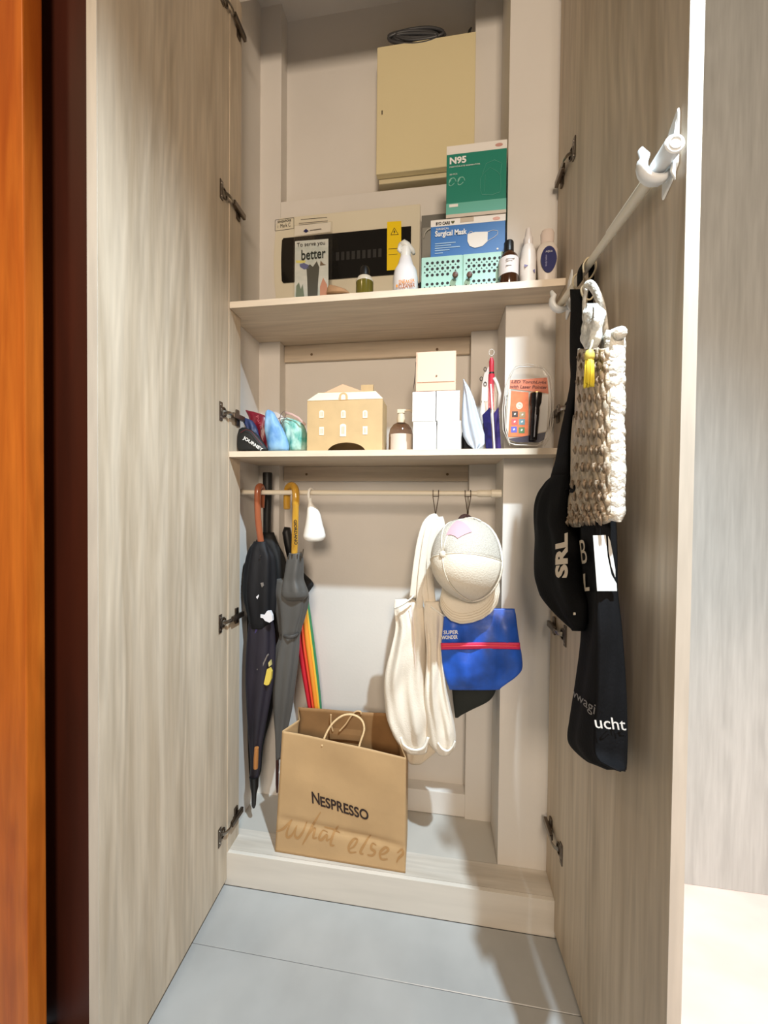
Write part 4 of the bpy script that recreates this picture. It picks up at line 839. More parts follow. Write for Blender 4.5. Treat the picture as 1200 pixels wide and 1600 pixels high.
# cream tote bag
M_CRM = mat('cream_canvas', (232, 222, 206), .8, var=.02, vs_=(9, 9, 9), bump=.35, bs=(300, 300, 300), sheen=.15)
yT = .085
t = thing('cream_tote_bag', 'cream canvas tote bag with long straps hanging folded from the left wire hook', 'bag', W(658, 1190, yT))
def fold(amp, seed, k=3):
    rnd = random.Random(seed); ph = [rnd.uniform(0, 6) for _ in range(6)]
    def d(q, tt, s, c, h, th, cx, sy):
        e = min(1, s*6)*min(1, (1-s)*6)
        a = math.sin(cx*k*2+s*3.5+ph[0])*.6+math.sin(cx*k*3.7-s*6+ph[1])*.35+math.sin(cx*2.2+s*13+ph[2])*.22+math.sin(s*26+cx*5+ph[3])*.10
        return q+V((0, 1, 0))*(amp*a*e*(1 if sy < 0 else .4))+V((1, 0, 0))*(amp*.25*math.sin(s*11+ph[4])*e)
    return d
build('left_panel', loft([(936, 617, 646, yT+.02, .02), (948, 616, 662, yT+.01, .035), (975, 617, 664, yT, .045), (1010, 610, 664, yT, .055), (1050, 603, 665, yT, .065), (1090, 601, 668, yT, .07), (1120, 602, 671, yT, .07), (1145, 612, 671, yT, .06), (1163, 624, 670, yT, .05), (1174, 636, 667, yT, .035)], onY, V((0, 1, 0)), 56, 84, 2.6, fold(.014, 2)), M_CRM, t, smooth=True)
build('right_panel', loft([(940, 664, 686, yT-.012, .02), (955, 663, 697, yT-.014, .034), (985, 664, 695, yT-.014, .045), (1020, 665, 691, yT-.014, .05), (1060, 665, 697, yT-.014, .055), (1100, 664, 704, yT-.014, .06), (1140, 665, 710, yT-.014, .06), (1158, 668, 711.5, yT-.014, .055), (1168, 676, 710, yT-.014, .045), (1177, 684, 703, yT-.014, .03)], onY, V((0, 1, 0)), 56, 84, 2.6, fold(.012, 5)), M_CRM, t, smooth=True)
build('inner_fold', loft([(960, 655, 670, yT+.03, .02), (1050, 640, 690, yT+.035, .04), (1120, 632, 694, yT+.035, .045), (1165, 634, 690, yT+.035, .045), (1186, 637, 668, yT+.03, .03), (1192, 640, 660, yT+.03, .02)], onY, V((0, 1, 0)), 40, 50, 2.4, fold(.010, 9)), mat('cream_lining', (220, 206, 184), .85, bump=.3, bs=(300, 300, 300)), t, smooth=True)
fh = onY(yT-.03)
M_HEM = mat('white_hem', (244, 240, 230), .8, bump=.3, bs=(300, 300, 300))
build('hem', B().tube(curve_pts([onY(yT-.02)(617, 950), onY(yT-.03)(627, 946), onY(yT-.03)(640, 937), onY(yT-.02)(646, 931)], 5), .0055, 8, flat=.5), M_HEM, t, smooth=True)
build('hem', B().tube(curve_pts([fh(673, 947), fh(684, 955), fh(692, 961), fh(699, 963)], 5), .0055, 8, flat=.5), M_HEM, t, smooth=True)
build('bottom_hem', B().tube(curve_pts([fh(626, 1152), fh(630, 1163), fh(640, 1170), fh(652, 1172), fh(663, 1167), fh(669, 1152)], 5), .0042, 8, flat=.6), M_HEM, t, smooth=True)
build('bottom_hem', B().tube(curve_pts([onY(yT-.045)(684, 1160), onY(yT-.045)(690, 1169), onY(yT-.045)(699, 1173), onY(yT-.045)(706, 1168), onY(yT-.045)(711, 1158)], 5), .0042, 8, flat=.6), M_HEM, t, smooth=True)
for pts in ([(645, 934, 0), (650, 890, .0), (656, 850, .005), (664, 822, .012), (673, 810, .02), (681, 807, .026)],
            [(655, 955, .0), (658, 905, -.004), (664, 855, .0), (670, 826, .01), (678, 811, .02), (684, 807, .026)],
            [(676, 948, -.006), (672, 900, .0), (673, 860, .004), (679, 830, .012), (682, 816, .02), (681, 808, .026)],
            [(672, 960, -.01), (664, 920, .0), (667, 880, .006), (684, 845, .014), (690, 822, .02), (687, 808, .026)]):
    build('strap', B().tube(curve_pts([W(u, v, yT+o) for u, v, o in pts], 6), [.0115]*(6*5+1), 12, flat=.28, ref=(1, .25, 0)), M_CRM, t, smooth=True)
build('stitched_seam', B().tube(curve_pts([fh(643, 940), fh(647, 1000), fh(650, 1060), fh(654, 1120)], 5), .0012, 5), mat('pinkish_stitch', (226, 204, 196), .8), t)

# cap
cc = W(724, 872, -.005)
M_CAP = mat('beige_cotton', (230, 220, 202), .8, bump=.35, bs=(250, 250, 250)); M_MESH = mat('cap_mesh', (218, 210, 196), .7, bump=.8, bs=(420, 420, 420), c2=(190, 181, 167), vs_=(420, 420, 420))
t = thing('trucker_cap', 'beige trucker cap with mesh back hanging by its strap from the right wire hook', 'cap', W(730, 975, .1))
cx_ = cc; axd = V((-.60, -.74, .30)).normalized(); sx_ = V((1, 0, 0)); sx_ = (sx_-axd*sx_.dot(axd)).normalized(); sz_ = sx_.cross(axd)
if sz_.z < 0: sz_ = -sz_
RX, RZ, RH = .098, .106, .146
def dome(a, b):  # a azimuth, b from rim(0) to top(1)
    r_ = math.cos(b*math.pi/2)**.8; h_ = math.sin(b*math.pi/2)
    return cx_+sx_*(RX*r_*math.cos(a))+sz_*((.140 if math.sin(a) > 0 else RZ)*r_*math.sin(a)-.012)+axd*(RH*h_-.045)
def domepatch(a0, a1, nu=20, nv=14, off=0): return B().grid(lambda u, v: dome(lerp(a0, a1, u), v*.985)+(dome(lerp(a0, a1, u), v)-cx_).normalized()*off, nu, nv)
pi = math.pi
for k in range(2): build('crown_panel', domepatch(-pi+.02+k*pi/2, -pi/2+k*pi/2), M_CAP, t, smooth=True, solid=.0015)
for a0, a1 in ((0, pi*.42), (pi*.58, pi-.0)): build('mesh_panel', domepatch(a0, a1), M_MESH, t, smooth=True, solid=.001)
def op(u, v):
    return dome(lerp(pi*.42, pi*.58, u), lerp(.30, .985, v))
build('mesh_panel', B().grid(op, 10, 12), M_MESH, t, smooth=True, solid=.001)
for a in (-pi/2, 0, -pi, pi*.42, pi*.58):
    build('seam', B().tube([dome(a, b/14*.98)+(dome(a, b/14)-cx_).normalized()*.001 for b in range(15)], .0016, 6), M_CAP, t, smooth=True)
build('button', B().lathe([(.010, -.002), (.010, .003), (.006, .006), (.001, .0065)], dome(0, 1), 16, ax=Matrix((sx_, sz_, axd)).transposed()), M_CAP, t, smooth=True)
build('sweatband', B().tube([dome(2*pi*i/40, 0) for i in range(40)], .005, 8, closed=True, flat=.5), M_CAP, t, smooth=True)
build('adjuster_band', B().tube([dome(lerp(pi*.34, pi*.66, i/10), .10)+V((0, -.004, .004)) for i in range(11)], .006, 8, flat=.35, ref=axd), M_HEM, t, smooth=True)
# visor
vo = [(688, 935), (688, 948), (694, 960), (705, 970), (720, 975), (737, 973), (754, 967), (768, 957), (778, 943), (781, 925), (780, 905), (776, 890), (772, 880)]
def vis(u, v):
    i = u*(len(vo)-1); k = min(int(i), len(vo)-2); o_ = (lerp(vo[k][0], vo[k+1][0], i-k), lerp(vo[k][1], vo[k+1][1], i-k))
    inn = (lerp(694, 765, u), 905+22*math.sin(u*pi)-20*u)
    x, y = lerp(inn[0], o_[0], v), lerp(inn[1], o_[1], v)
    return W(x, y, .036-.040*math.sin(u*pi)*(.35+.65*v)+.008*v)
build('visor', B().grid(vis, 40, 12), M_CAP, t, smooth=True, solid=.003)
for k in range(4): build('visor_stitch', B().tube([vis(i/40, .72+k*.07)+V((0, -.0022, 0)) for i in range(2, 39)], .0007, 4), mat('stitch_beige', (206, 192, 170), .8), t)
def pinkf(u, v):
    q = dome(lerp(pi*.44, pi*.20, u), lerp(.46, .80, v)*(1-.10*u*v)); return q+(q-cx_).normalized()*.0025
build('pink_label', B().grid(pinkf, 12, 12), mat('pink_patch', (206, 160, 168), .7), t, smooth=True)
build('hat_loop', B().tube(curve_pts([W(718, 818, .05), W(721, 809, .075), W(728, 805, .095), W(735, 810, .075), W(738, 816, .05)], 5), .009, 8, flat=.5), mat('brown_leather', (58, 34, 30), .5), t, smooth=True)

# blue zip pouch
yB = .062
M_BLU = mat('cobalt_nylon', (30, 84, 186), .45, var=.12, vs_=(18, 18, 14), bump=.3, bs=(30, 30, 30))
t = thing('blue_zip_pouch', 'cobalt blue nylon pouch with a red zipper hanging behind the cap', 'pouch', W(752, 1077, yB))
def bd(q, tt, s, c, h, th, cx, sy): return q+V((0, 1, 0))*(.005*math.sin(cx*4+s*7)+.004*math.sin(cx*9-s*5))*min(1, s*5)*min(1, (1-s)*5)*(1 if sy < 0 else 0)
build('pouch_body', loft([(951, 698, 804, yB-.004, .008), (960, 694, 806, yB-.006, .018), (980, 692, 808.5, yB-.01, .03), (1005, 689.5, 812, yB-.012, .036), (1030, 689, 816, yB-.014, .04), (1045, 692, 815, yB-.014, .038), (1056, 695, 805, yB-.012, .034), (1068, 699, 790, yB-.008, .026), (1077, 702, 781, yB-.006, .012)], onY, V((0, 1, 0)), 56, 60, 3.2, bd), M_BLU, t, smooth=True)
fz = onY(yB-.034)
build('zipper_tape', B().tube(curve_pts([fz(689, 1010), fz(720, 1009.5), fz(750, 1009), fz(785, 1009), fz(812.5, 1009.5)], 6), .0105, 8, flat=.16, ref=(0, 0, 1)), mat('red_zip_tape', (214, 40, 90), .5), t, smooth=True)
build('zipper_teeth', B().tube(curve_pts([onY(yB-.037)(u, v) for u, v in ((690, 1010), (750, 1009), (812, 1009.5))], 6), .0026, 6), mat('red_teeth', (232, 60, 80), .35), t, smooth=True)
text('SUPER', fz(693, 991), fz(716, 990.5), fz(693, 985), M_WINK, t, bold=.02)
text('WONDER', fz(690, 999), fz(715, 998), fz(690, 993), M_WINK, t, bold=.03)
build('dark_green_pouch', loft([(1040, 702, 782, .185, .02), (1070, 705, 777, .185, .024), (1085, 707, 772, .185, .022), (1096, 708, 762, .185, .02), (1108, 709.5, 738, .185, .014), (1121, 711, 716, .185, .006)], onY, V((0, 1, 0)), 36, 30, 3), mat('dark_green_cloth', (34, 38, 34), .7, bump=.3), smooth=True, label='dark green cloth bag corner showing below the blue pouch', cat='bag')

# ================================================================== PAPER BAG
M_KB = mat('kraft_paper', (190, 156, 112), .65, var=.025, vs_=(7, 7, 7), bump=.25, bs=(22, 22, 22))
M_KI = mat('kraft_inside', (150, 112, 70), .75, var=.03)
zf = ZL+.0008
A = V((-.522, .026, zf)); Bp = V((-.092, .018, zf)); Cp = V((-.100, .19, zf)); Dp = V((-.515, .19, zf))
zt_ = .515
At = W(441, 1142, .034); Bt = W(634.5, 1184, .012); Dt = W(466, 1106, .185); Ct = W(618, 1116, .215)
Ct = W(622, 1150, .17); Dt = W(466, 1105, .18)
Ct = V((-.098, .160, W(610, 1114, .16).z)); Dt = W(466, 1105, .16)
t = thing('paper_bag', 'brown kraft paper shopping bag with twisted handles standing on the closet ledge', 'bag', (-.31, .13, ZL))
rnd = random.Random(4)
def panel(a, b, at_, bt_, nrm, amp, sag=0, seed=1):
    rr_ = random.Random(seed); ph = [rr_.uniform(0, 6) for _ in range(5)]
    def f(u, v):
        p_ = lerp(lerp(a, b, u), lerp(at_, bt_, u), v)
        e = math.sin(pi*u)*min(1, v*4)
        dsp = amp*(math.sin(u*5+v*3+ph[0])+.6*math.sin(u*9-v*7+ph[1])+.4*math.sin(v*15+u*4+ph[2]))*e
        low = math.exp(-((v-.22-.06*(1-u))/.03)**2)*.006*math.sin(pi*u)**.3
        return p_+nrm*(dsp-low)+V((0, 0, -sag*math.sin(pi*u)*v**6))
    return f
build('front_panel', B().grid(panel(A, Bp, At, Bt, V((0, -1, 0)), .0035, -.004, 1), 50, 50), M_KB, t, smooth=True, solid=.0008)
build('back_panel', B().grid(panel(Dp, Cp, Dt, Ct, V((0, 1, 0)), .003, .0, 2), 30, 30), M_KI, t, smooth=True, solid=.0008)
def gus(a, b, at_, bt_, inn, seed):
    def f(u, v):
        p_ = lerp(lerp(a, b, u), lerp(at_, bt_, u), v); return p_+inn*(.035*(1-abs(2*u-1))*v**1.5)+inn*.003*math.sin(v*17+seed)*math.sin(pi*u)
    return f
build('side_gusset', B().grid(gus(A, Dp, At, Dt, V((1, 0, 0)), 1), 16, 40), M_KB, t, smooth=True, solid=.0008)
build('side_gusset', B().grid(gus(Bp, Cp, Bt, Ct, V((-1, 0, 0)), 3), 16, 40), M_KB, t, smooth=True, solid=.0008)
build('bottom_panel', B().prism([A+V((0, 0, .001)), Bp+V((0, 0, .001)), Cp+V((0, 0, .001)), Dp+V((0, 0, .001))], (0, 0, .001)), M_KB, t)
fp_ = panel(A, Bp, At, Bt, V((0, -1, 0)), .0035, -.004, 1)
def onbag(u, v, e=.0012): q = plane(A, (Bp-A).cross(At-A).normalized())(u, v); return q
bn = (Bp-A).cross(At-A).normalized(); bn = bn if bn.y < 0 else -bn
def btext(s, a, b_, c_, m, bold=0, name='lettering', shear=0):
    """lettering laid on the waved front panel"""
    cu = bpy.data.curves.new(name, 'FONT'); cu.body = s; cu.size = 1; cu.offset = bold; cu.resolution_u = 4; cu.shear = shear
    o = bpy.data.objects.new(name, cu); COL.objects.link(o); me = bpy.data.meshes.new_from_object(o.evaluated_get(bpy.context.evaluated_depsgraph_get()))
    bpy.data.objects.remove(o)
    xs = [v.co.x for v in me.vertices]; ys = [v.co.y for v in me.vertices]; x0, x1, y0, y1 = min(xs), max(xs), min(ys), max(ys)
    pa, pb_, pc = [onbag(*q) for q in (a, b_, c_)]
    bm = bmesh.new(); bm.from_mesh(me); bmesh.ops.triangulate(bm, faces=bm.faces); bmesh.ops.subdivide_edges(bm, edges=bm.edges, cuts=1)
    bb = B(); bb.f = [tuple(v.index for v in f_.verts) for f_ in bm.faces]; bm.verts.ensure_lookup_table()
    bm.verts.index_update(); bb.f = [tuple(v.index for v in f_.verts) for f_ in bm.faces]
    for v in bm.verts:
        q = pa+(pb_-pa)*((v.co.x-x0)/(x1-x0))+(pc-pa)*((v.co.y-y0)/(y1-y0))
        # nearest panel parameters
        vv = (q.z-A.z)/(lerp(At.z, Bt.z, .5)-A.z)
        for _ in range(3):
            l_ = lerp(A, At, vv); r_ = lerp(Bp, Bt, vv); uu = (q.x-l_.x)/(r_.x-l_.x); vv = (q.z-A.z)/(lerp(At.z, Bt.z, uu)-A.z)
        bb.v.append(fp_(uu, vv)+bn*.0016)
    bm.free(); return build(name, bb, m, t)
M_BR = mat('dark_brown_ink', (44, 26, 18), .6)
btext('N', (488, 1255), (500, 1258), (487, 1236), M_BR, .02)
btext('ESPRESSO', (501, 1260), (577, 1280), (500, 1243.5), M_BR, .025)
M_TAN = mat('tan_ink', (176, 134, 84), .7)
# handwritten "what else?" as brushed strokes
def stroke(pts, r_=.0048):
    bb = B(); P_ = curve_pts([onbag(u, v) for u, v in pts], 6)
    rs = []
    for i, q in enumerate(P_):
        vv = (q.z-A.z)/(lerp(At.z, Bt.z, .5)-A.z); l_ = lerp(A, At, vv); r2_ = lerp(Bp, Bt, vv); uu = (q.x-l_.x)/(r2_.x-l_.x)
        tt = P_[min(i+1, len(P_)-1)]-P_[max(i-1, 0)]; side = tt.cross(bn).normalized(); k = .35+.65*math.sin(pi*min(1, max(0, i/(len(P_)-1))))
        c_ = fp_(min(1, max(0, uu)), vv)+bn*.0014; rs.append((c_-side*r_*k, c_+side*r_*k))
    for i in range(len(rs)-1): bb.add([rs[i][0], rs[i][1], rs[i+1][1], rs[i+1][0]], [(0, 1, 2, 3)])
    return bb
strokes = [[(432, 1300), (442, 1296), (450, 1289), (456, 1283)], [(456, 1283), (449, 1299), (449, 1308), (456, 1305), (464, 1291)], [(464, 1291), (461, 1304), (466, 1309), (474, 1299), (479, 1286)],
           [(501, 1270), (490, 1288), (481, 1305), (473, 1319)], [(477, 1312), (485, 1300), (492, 1296), (490, 1308), (496, 1308)], [(512, 1301), (504, 1299), (499, 1308), (503, 1311), (511, 1304), (511, 1312), (517, 1309)],
           [(529, 1290), (521, 1303), (517, 1318), (523, 1320)], [(506, 1294), (519, 1298), (531, 1303)],
           [(545, 1326), (553, 1322), (558, 1313), (552, 1312), (545, 1322), (547, 1331), (557, 1331)], [(579, 1305), (570, 1318), (563, 1331), (568, 1334)], [(588, 1320), (582, 1318), (580, 1325), (586, 1330), (582, 1336), (574, 1335)],
           [(592, 1334), (601, 1332), (607, 1326), (602, 1323), (594, 1331), (596, 1341), (606, 1341)], [(621, 1330), (628, 1325), (630, 1331), (623, 1339), (620, 1346)]]
for s_ in strokes: build('script_stroke', stroke(s_, .0042), M_TAN, t)
M_STR = mat('twisted_paper_cord', (222, 190, 144), .7, bump=.5, bs=(200, 200, 200))
def cordpts(px, y0, y1=None): n = len(px); return curve_pts([W(u, v, y0 if y1 is None else lerp(y0, y1, math.sin(pi*i/(n-1)))) for i, (u, v) in enumerate(px)], 6)
build('handle', B().tube(cordpts([(503, 1166), (509, 1148), (520, 1130), (536, 1118), (552, 1117), (565, 1125), (569, 1140), (563, 1160), (558, 1179)], .026, .06), .0034, 8), M_STR, t, smooth=True)
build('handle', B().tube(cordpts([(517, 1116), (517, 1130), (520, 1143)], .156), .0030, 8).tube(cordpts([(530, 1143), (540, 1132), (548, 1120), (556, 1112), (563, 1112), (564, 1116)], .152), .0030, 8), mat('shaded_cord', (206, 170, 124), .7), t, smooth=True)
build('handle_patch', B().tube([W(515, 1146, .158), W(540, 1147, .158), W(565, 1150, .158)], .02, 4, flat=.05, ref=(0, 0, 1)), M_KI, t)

# ================================================================== DOOR RACK AND BAGS
M_BRK = mat('white_rack_plastic', (232, 234, 234), .3)
BO = .022; zBr = 1.812
def bracket(s, label):
    t = thing('rack_bracket', label, 'bracket', RP(s, 0, zBr-.05))
    c = RP(s, .003, zBr+.02); ax = RDD; n_ = RDN
    pts = [RP(s+a, .0006, zBr+z) for a, z in ((-.020, .030), (-.004, .060), (.017, .078), (.019, .070), (.019, -.010), (.004, -.028), (-.018, -.042), (-.020, -.036))]
    build('backplate', B().prism(pts, n_*.004), M_BRK, t, bevel=.0012, seg=1)
    build('fin', B().prism([RP(s+.012, .004, zBr+.070), RP(s+.012, .004, zBr-.035), RP(s+.012, .012, zBr-.02), RP(s+.012, .010, zBr+.02)], RDD*.004), M_BRK, t, bevel=.001, seg=1)
    hk = [RP(s, .002, zBr-.018)]+[RP(s, BO+.003+.023*math.sin(a), zBr+.002-.024*math.cos(a)) for a in [-.9+(.9+2.2)*i/9 for i in range(10)]]+[RP(s, BO+.029, zBr+.030)]
    build('hook', B().tube(hk, [.0085]*3+[.0108]*6+[.0105, .0095, .005], 12, flat=.75), M_BRK, t, smooth=True)
    return t
bracket(.455, 'white plastic bracket of the door rack at the outer edge of the right door')
bracket(.035, 'white plastic bracket of the door rack next to the closet opening')
t = thing('door_rod', 'cream extendable rod carried by the two brackets on the right door', 'rod', RP(.24, BO, zBr-.01))
build('inner_tube', B().tube([RP(.012, BO, zBr-.002), RP(.30, BO, zBr-.001)], .0088, 16), M_ROD, t, smooth='auto')
build('outer_tube', B().tube([RP(.296, BO, zBr-.001), RP(.302, BO, zBr-.001), RP(.455, BO, zBr)], [.009, .0108, .0108], 16), M_ROD, t, smooth='auto')
build('end_cap', B().tube([RP(.440, BO, zBr), RP(.4955, BO, zBr), RP(.4975, BO, zBr)], [.0125, .0150, .0135], 24), M_BRK, t, smooth='auto')
build('cap_ring', B().tube(circle(RP(.498, BO, zBr), RDN*.009, V((0, 0, .009)), 20), .0012, 6, closed=True), M_WPL, t, smooth=True)
# S hooks
M_GW = mat('cream_wire', (212, 198, 166), .35)
def shk(s, label, mir=1):
    t = thing('s_hook', label, 'hook', RP(s, BO, zBr-.09))
    pts = [RP(s, BO+x*mir, zBr+z) for x, z in ((-.013, -.022), (-.014, -.004), (-.004, .011), (.010, .006), (.014, -.010), (.006, -.030), (-.008, -.045), (-.018, -.060), (-.012, -.078), (.002, -.084), (.012, -.072))]
    build('wire', B().tube(curve_pts(pts, 5), .0021, 8), M_GW, t, smooth=True)
shk(.145, 'cream metal S-hook on the door rod holding the woven bag')
shk(.205, 'cream metal S-hook on the door rod nearest the outer bracket', -1)

# black tote, nearest the closet
M_TB = mat('black_canvas', (9, 9, 10), .9, bump=.2, bs=(200, 200, 200), spec=.15)
t = thing('black_tote_bag', 'black tote bag with pale vertical lettering hanging nearest the closet on the door rod', 'bag', RP(.2, .08, .98))
def rfold(amp, seed, k=3):
    rnd = random.Random(seed); ph = [rnd.uniform(0, 6) for _ in range(6)]
    def d(q, tt, s, c, h, th, cx, sy):
        e = min(1, s*6)*min(1, (1-s)*6)
        return q+RDN*(amp*(math.sin(cx*k*2+s*3+ph[0])*.6+math.sin(cx*k*3.5-s*5+ph[1])*.3+math.sin(cx*3+s*12+ph[2])*.2)*e)
    return d
rows = [(742, 866, 886, .088, .02), (752, 857, 887, .086, .03), (770, 846, 887, .084, .04), (790, 841, 887, .082, .05), (815, 839.5, 888, .082, .055), (835, 839.5, 896, .082, .055), (870, 840, 903, .082, .058), (905, 842, 907, .082, .058), (930, 848, 912, .082, .05), (945, 858, 914, .082, .045), (962, 874, 914, .082, .04), (975, 888, 913, .082, .03), (986, 899, 909, .082, .02)]
build('bag_body', loft(rows, onR, RDN, 44, 66, 2.4, rfold(.006, 3)), M_TB, t, smooth=True)
fR = onR(.084)
sR = lambda pts, o: [onR(o)(u, v) for u, v in pts]
build('strap', loft([(452, 891, 908, .036, .006), (480, 892, 911, .034, .006), (520, 891, 914, .036, .008), (562, 891, 914, .042, .008), (592, 892, 908, .048, .008), (630, 886, 897, .056, .008), (680, 876, 891, .066, .010), (720, 869, 890, .076, .012), (742, 863, 889, .082, .016), (765, 858, 890, .084, .016)], onR, RDN, 20, 50, 3), M_TB, t, smooth=True)
build('strap', loft([(470, 896, 912, .030, .006), (520, 897, 914, .030, .006), (570, 899, 913, .036, .006), (605, 893, 908, .044, .006), (640, 896, 904, .052, .006), (690, 900, 905, .062, .006), (740, 898, 906, .074, .01), (770, 893, 905, .080, .014)], onR, RDN, 16, 50, 3), M_TB, t, smooth=True)
s0_ = .185
build('strap', B().tube(curve_pts([RP(s0_, .035, zBr-.035), RP(s0_, .0355, zBr-.006), RP(s0_, .031, zBr+.008), RP(s0_, .022, zBr+.0125), RP(s0_, .012, zBr+.006), RP(s0_, .0095, zBr-.02), RP(s0_, .012, zBr-.12)], 4), .016, 10, flat=.10, ref=RDD), M_TB, t, smooth=True)
M_CI = mat('cream_ink', (222, 206, 184), .7)
def front_pt(u, v): return onR(.117)(u, v)
text('SRL', front_pt(889, 903), front_pt(889, 832), front_pt(869, 903), M_CI, t, bold=.05, nrm=RDN, eps=.002)
build('corner_tag', B().prism([front_pt(u, v) for u, v in ((896, 957), (899, 957), (899, 961), (896, 961))], RDN*.0006), M_CI, t)

# lower tote "ucht"
t = thing('long_black_tote_bag', 'long black tote bag lettered ucht hanging lowest on the right door', 'bag', RP(.35, .04, .75))
# three-cornered drape: back-left edge L, crease C, outer right edge R
lv = [(790, 895, 930, 962), (830, 897, 931, 964), (870, 900, 932, 965), (925, 905, 935, 966), (980, 906, 938, 972), (1030, 902, 936, 976), (1080, 896, 934, 979), (1130, 890, 931, 980.5), (1150, 888, 930, 981), (1163, 891, 930, 981), (1178, 904, 931, 980.5), (1192, 922, 940, 980), (1203, 950, 962, 979)]
rs = []
for j in range(71):
    vv = lerp(lv[0][0], lv[-1][0], j/70); i = 0
    while i < len(lv)-2 and lv[i+1][0] < vv: i += 1
    _, uL, uC, uR = interp(lv, (i+(vv-lv[i][0])/(lv[i+1][0]-lv[i][0]))/(len(lv)-1))
    Lp = onR(.045)(uL, vv); Cq = onR(.088)(uC, vv); Rq = onR(.020)(uR, vv); ring = []
    for k in range(12): ring.append(lerp(Lp, Cq, k/12)+RDN*(.006*math.sin(pi*k/12)+.003*math.sin(k*.9+j*.12)))
    for k in range(12): ring.append(lerp(Cq, Rq, k/12)+V((0, -.004*math.sin(pi*k/12)-.002*math.sin(k*1.1+j*.15), 0)))
    for k in range(12): ring.append(lerp(Rq, Lp, k/12)+RDN*(.006*math.sin(pi*k/12)))
    rs.append(ring)
build('bag_body', B().rings(rs), mat('black_cotton', (19, 19, 21), .9, bump=.25, bs=(180, 180, 180), spec=.15, var=.08), t, smooth=True)
def facepl(a, b_, c_):
    n_ = (b_-a).cross(c_-a).normalized(); n_ = n_ if n_.dot(CAM-a) > 0 else -n_; return plane(a+n_*.008, n_), n_
fr_, nr_ = facepl(onR(.088)(931, 1130), onR(.020)(980.5, 1130), onR(.088)(936, 1030))
fl_, nl_ = facepl(onR(.045)(890, 1130), onR(.088)(931, 1130), onR(.045)(902, 1030))
text('ucht', fr_(930, 1137), fr_(978, 1141), fr_(927, 1118), M_WINK, t, nrm=nr_, eps=.001, bold=.006)
text('vwagi', fl_(895, 1092), fl_(929, 1122), fl_(897, 1076), mat('shaded_lettering', (150, 146, 142), .7), t, nrm=nl_, eps=.001)  # white print greyed to paint the shaded side of the fold
fr2, nr2 = facepl(onR(.088)(932, 870), onR(.020)(965, 870), onR(.088)(935, 925))
fl2, nl2 = facepl(onR(.045)(900, 870), onR(.088)(932, 870), onR(.045)(905, 925))
wp = [(926.5, 836.5), (946, 836), (949, 870), (955, 898), (963, 912), (963.5, 923.5), (933, 923.5)]
build('white_print', B().prism([fr2(u, v) for u, v in wp], nr2*.0006), M_WINK, t)
build('white_print', B().prism([fr2(u, v) for u, v in ((950, 838), (953, 845), (957, 866), (961, 890), (961, 902), (955, 885), (951, 862))], nr2*.0006), M_WINK, t)
text('B', fl2(910, 881), fl2(919, 880), fl2(906, 845), M_CI, t, nrm=nl2, eps=.001)
text('L', fl2(913, 924), fl2(922, 923), fl2(912, 897), M_CI, t, nrm=nl2, eps=.001, bold=.03)

# woven bag with yellow tassel
M_WOV = mat('shaded_yarn', (178, 162, 140), .55, var=.14, vs_=(60, 60, 60), bump=.7, bs=(150, 150, 150))  # yarn darkened, shade of the wide face painted into its colour
M_ROLL = mat('lit_yarn', (222, 218, 208), .5, var=.10, vs_=(60, 60, 60), bump=.9, bs=(130, 130, 130))  # same yarn in a paler tone, painted as the lit edge
t = thing('woven_bag', 'cream and silver woven bag with rolled edge hanging on the door rod', 'bag', RP(.27, .05, 1.21))
# wide face: from near edge s=.36 to far s~.17; follows px outline
wf = [(545, 905, 950), (580, 903, 951), (640, 900, 952), (700, 898, 952), (760, 892, 953), (800, 888, 953), (812, 887, 950), (819, 886, 925)]
def wface(u, v):
    i = v*(len(wf)-1); k = min(int(i), len(wf)-2); f_ = i-k; vv = lerp(wf[k][0], wf[k+1][0], f_)
    a_, b_ = lerp(wf[k][1], wf[k+1][1], f_), lerp(wf[k][2], wf[k+1][2], f_)
    off = .088-.010*abs(2*u-1)**2; px = lerp(a_, b_, u)
    g = .8*math.sin(u*30+v*22)*math.sin(v*60-u*10)
    return onR(off+.003*g)(px, vv-(u*7 if v > .9 else 0)*(v-.9)*10)
build('woven_side', B().grid(wface, 70, 110), M_WOV, t, smooth=True, solid=.006)
kn = B()
for r_ in range(15):
    for c_ in range(6):
        u = (c_+.5+(.5 if r_ % 2 else 0))/6.4; v = (r_+.8)/15.6
        p_ = wface(u, v)+RDN*.003; dz_ = V((0, 0, .009)); ds = RDD*.009
        kn.tube([p_+dz_-ds*.3, p_+RDN*.003+ds*.4, p_-dz_+ds*.2], [.0016, .0027, .0012], 6)
        kn.tube([p_+dz_*.8+ds*.6, p_+RDN*.004-ds*.1, p_-dz_*.9-ds*.5], [.0012, .0024, .0010], 6)
build('crochet_knots', kn, mat('beige_knots', (150, 130, 108), .55, var=.12, vs_=(50, 50, 50)), t, smooth=True, kind='stuff')
rb = B(); rnd = random.Random(11); vv = 520
fr3 = lambda u, v: onR(.055)(u, v)
while vv < 795:
    hgt = rnd.uniform(15, 24); c_ = fr3(960+rnd.uniform(-.7, .7), vv+hgt/2)
    hz = (fr3(960, vv)-fr3(960, vv+hgt)).z*.62; wx = .0175
    ring = []
    for a in range(9):
        th_ = -pi/2+pi*a/8; r_ = math.cos(th_)**.4 if abs(math.cos(th_)) > 1e-6 else .02
        ring.append([c_+V((math.cos(b_)*wx*max(r_, .8)*(1+.07*math.sin(b_*5+vv)), math.sin(b_)*.016*max(r_, .8)*(1+.07*math.sin(b_*4+a)), hz*math.sin(th_)+.003*math.sin(b_*3+vv))) for b_ in [2*pi*k/18 for k in range(18)]])
    rb.rings(ring); vv += hgt*.60
build('rolled_edge', rb, M_ROLL, t, smooth=True, kind='stuff')
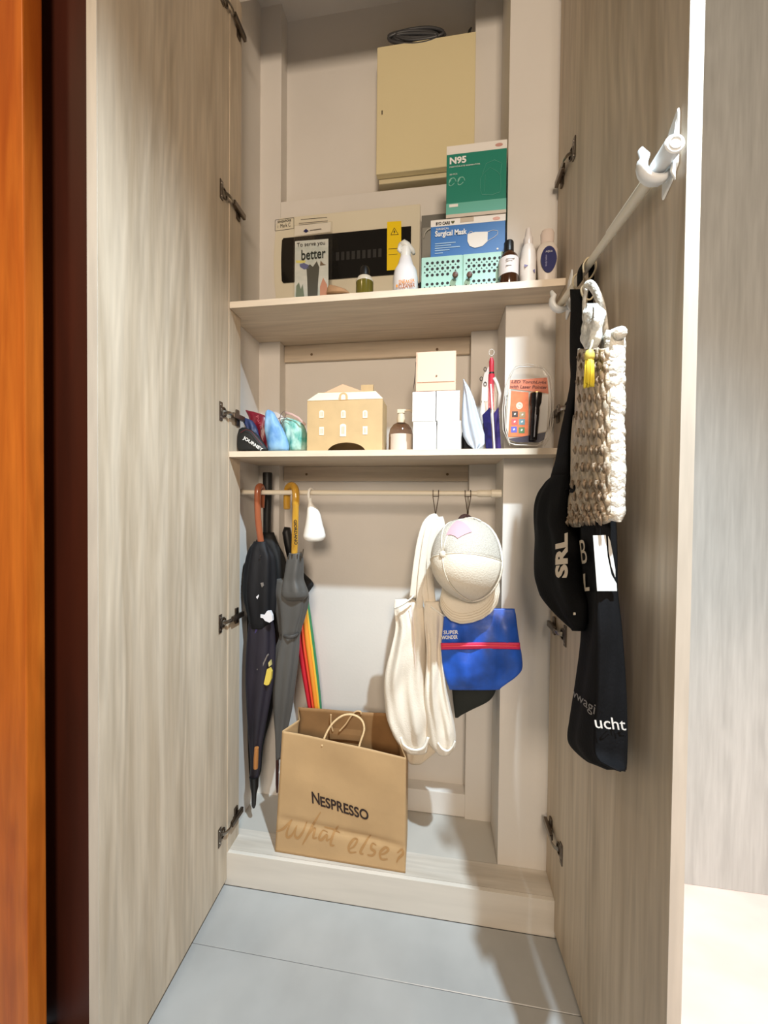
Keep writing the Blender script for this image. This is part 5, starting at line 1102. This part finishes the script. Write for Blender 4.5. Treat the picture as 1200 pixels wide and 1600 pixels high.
build('top_roll', B().tube(curve_pts([fr3(947, 545), fr3(950, 531), fr3(959, 524), fr3(970, 520)], 5), .0115, 12), M_ROLL, t, smooth=True)
build('bottom_roll', B().tube(curve_pts([onR(.06)(960, 800), onR(.066)(945, 812), onR(.07)(920, 816), onR(.074)(888, 820)], 5), .008, 10), mat('beige_roll', (206, 192, 170), .6, var=.1, vs_=(60, 60, 60), bump=.8, bs=(120, 120, 120)), t, smooth=True)
build('handle', B().tube(curve_pts(sR([(924, 545), (919, 520), (914, 495), (913, 470), (917, 451)], .050), 5), .008, 12, flat=.4, ref=RDD), M_ROLL, t, smooth=True)
build('handle', B().tube(curve_pts(sR([(915, 447), (924, 446), (934, 462), (942, 488), (946, 525)], .046), 5), .010, 12, flat=.5, ref=RDD), M_ROLL, t, smooth=True)
build('handle_scarf', loft([(474, 919, 932, .080, .014), (486, 917, 938, .082, .022), (500, 915, 940, .082, .026), (515, 914, 937, .082, .026), (530, 913, 936, .082, .024), (545, 917, 930, .082, .018)], onR, RDN, 26, 30, 2.2, rfold(.006, 8)), mat('crinkled_silver', (226, 226, 220), .45, bump=1.0, bs=(90, 90, 90), var=.08, vs_=(80, 80, 80)), t, smooth=True)
tz = B(); rnd = random.Random(2)
top = onR(.108)(921, 556)
for i in range(90):
    a = rnd.uniform(0, 2*pi); r0 = .0065*math.sqrt(rnd.random()); d_ = V((math.cos(a), math.sin(a), 0))
    tz.tube([top+d_*r0*.8, top+d_*(r0*1.05)+V((0, 0, -.02)), top+d_*(r0*1.25)+V((0, 0, -.048-rnd.uniform(0, .008)))], .0016, 5)
ts = build('tassel', tz, mat('yellow_thread', (236, 212, 60), .6), t, smooth=True, label='yellow tassel')
build('tassel_knot', B().lathe([(.002, .009), (.006, .007), (.0085, 0), (.0085, -.006), (.007, -.010)], top+V((0, 0, .002)), 14), mat('yellow_knot', (214, 194, 90), .6), t, smooth=True)
build('tassel_cord', B().tube([top+V((0, 0, .01)), onR(.10)(924, 541), onR(.095)(926, 532)], .002, 6), mat('cream_cord', (220, 210, 170), .6), t, smooth=True)

for o in bpy.data.objects:
    if '_b' in o: del o['_b']
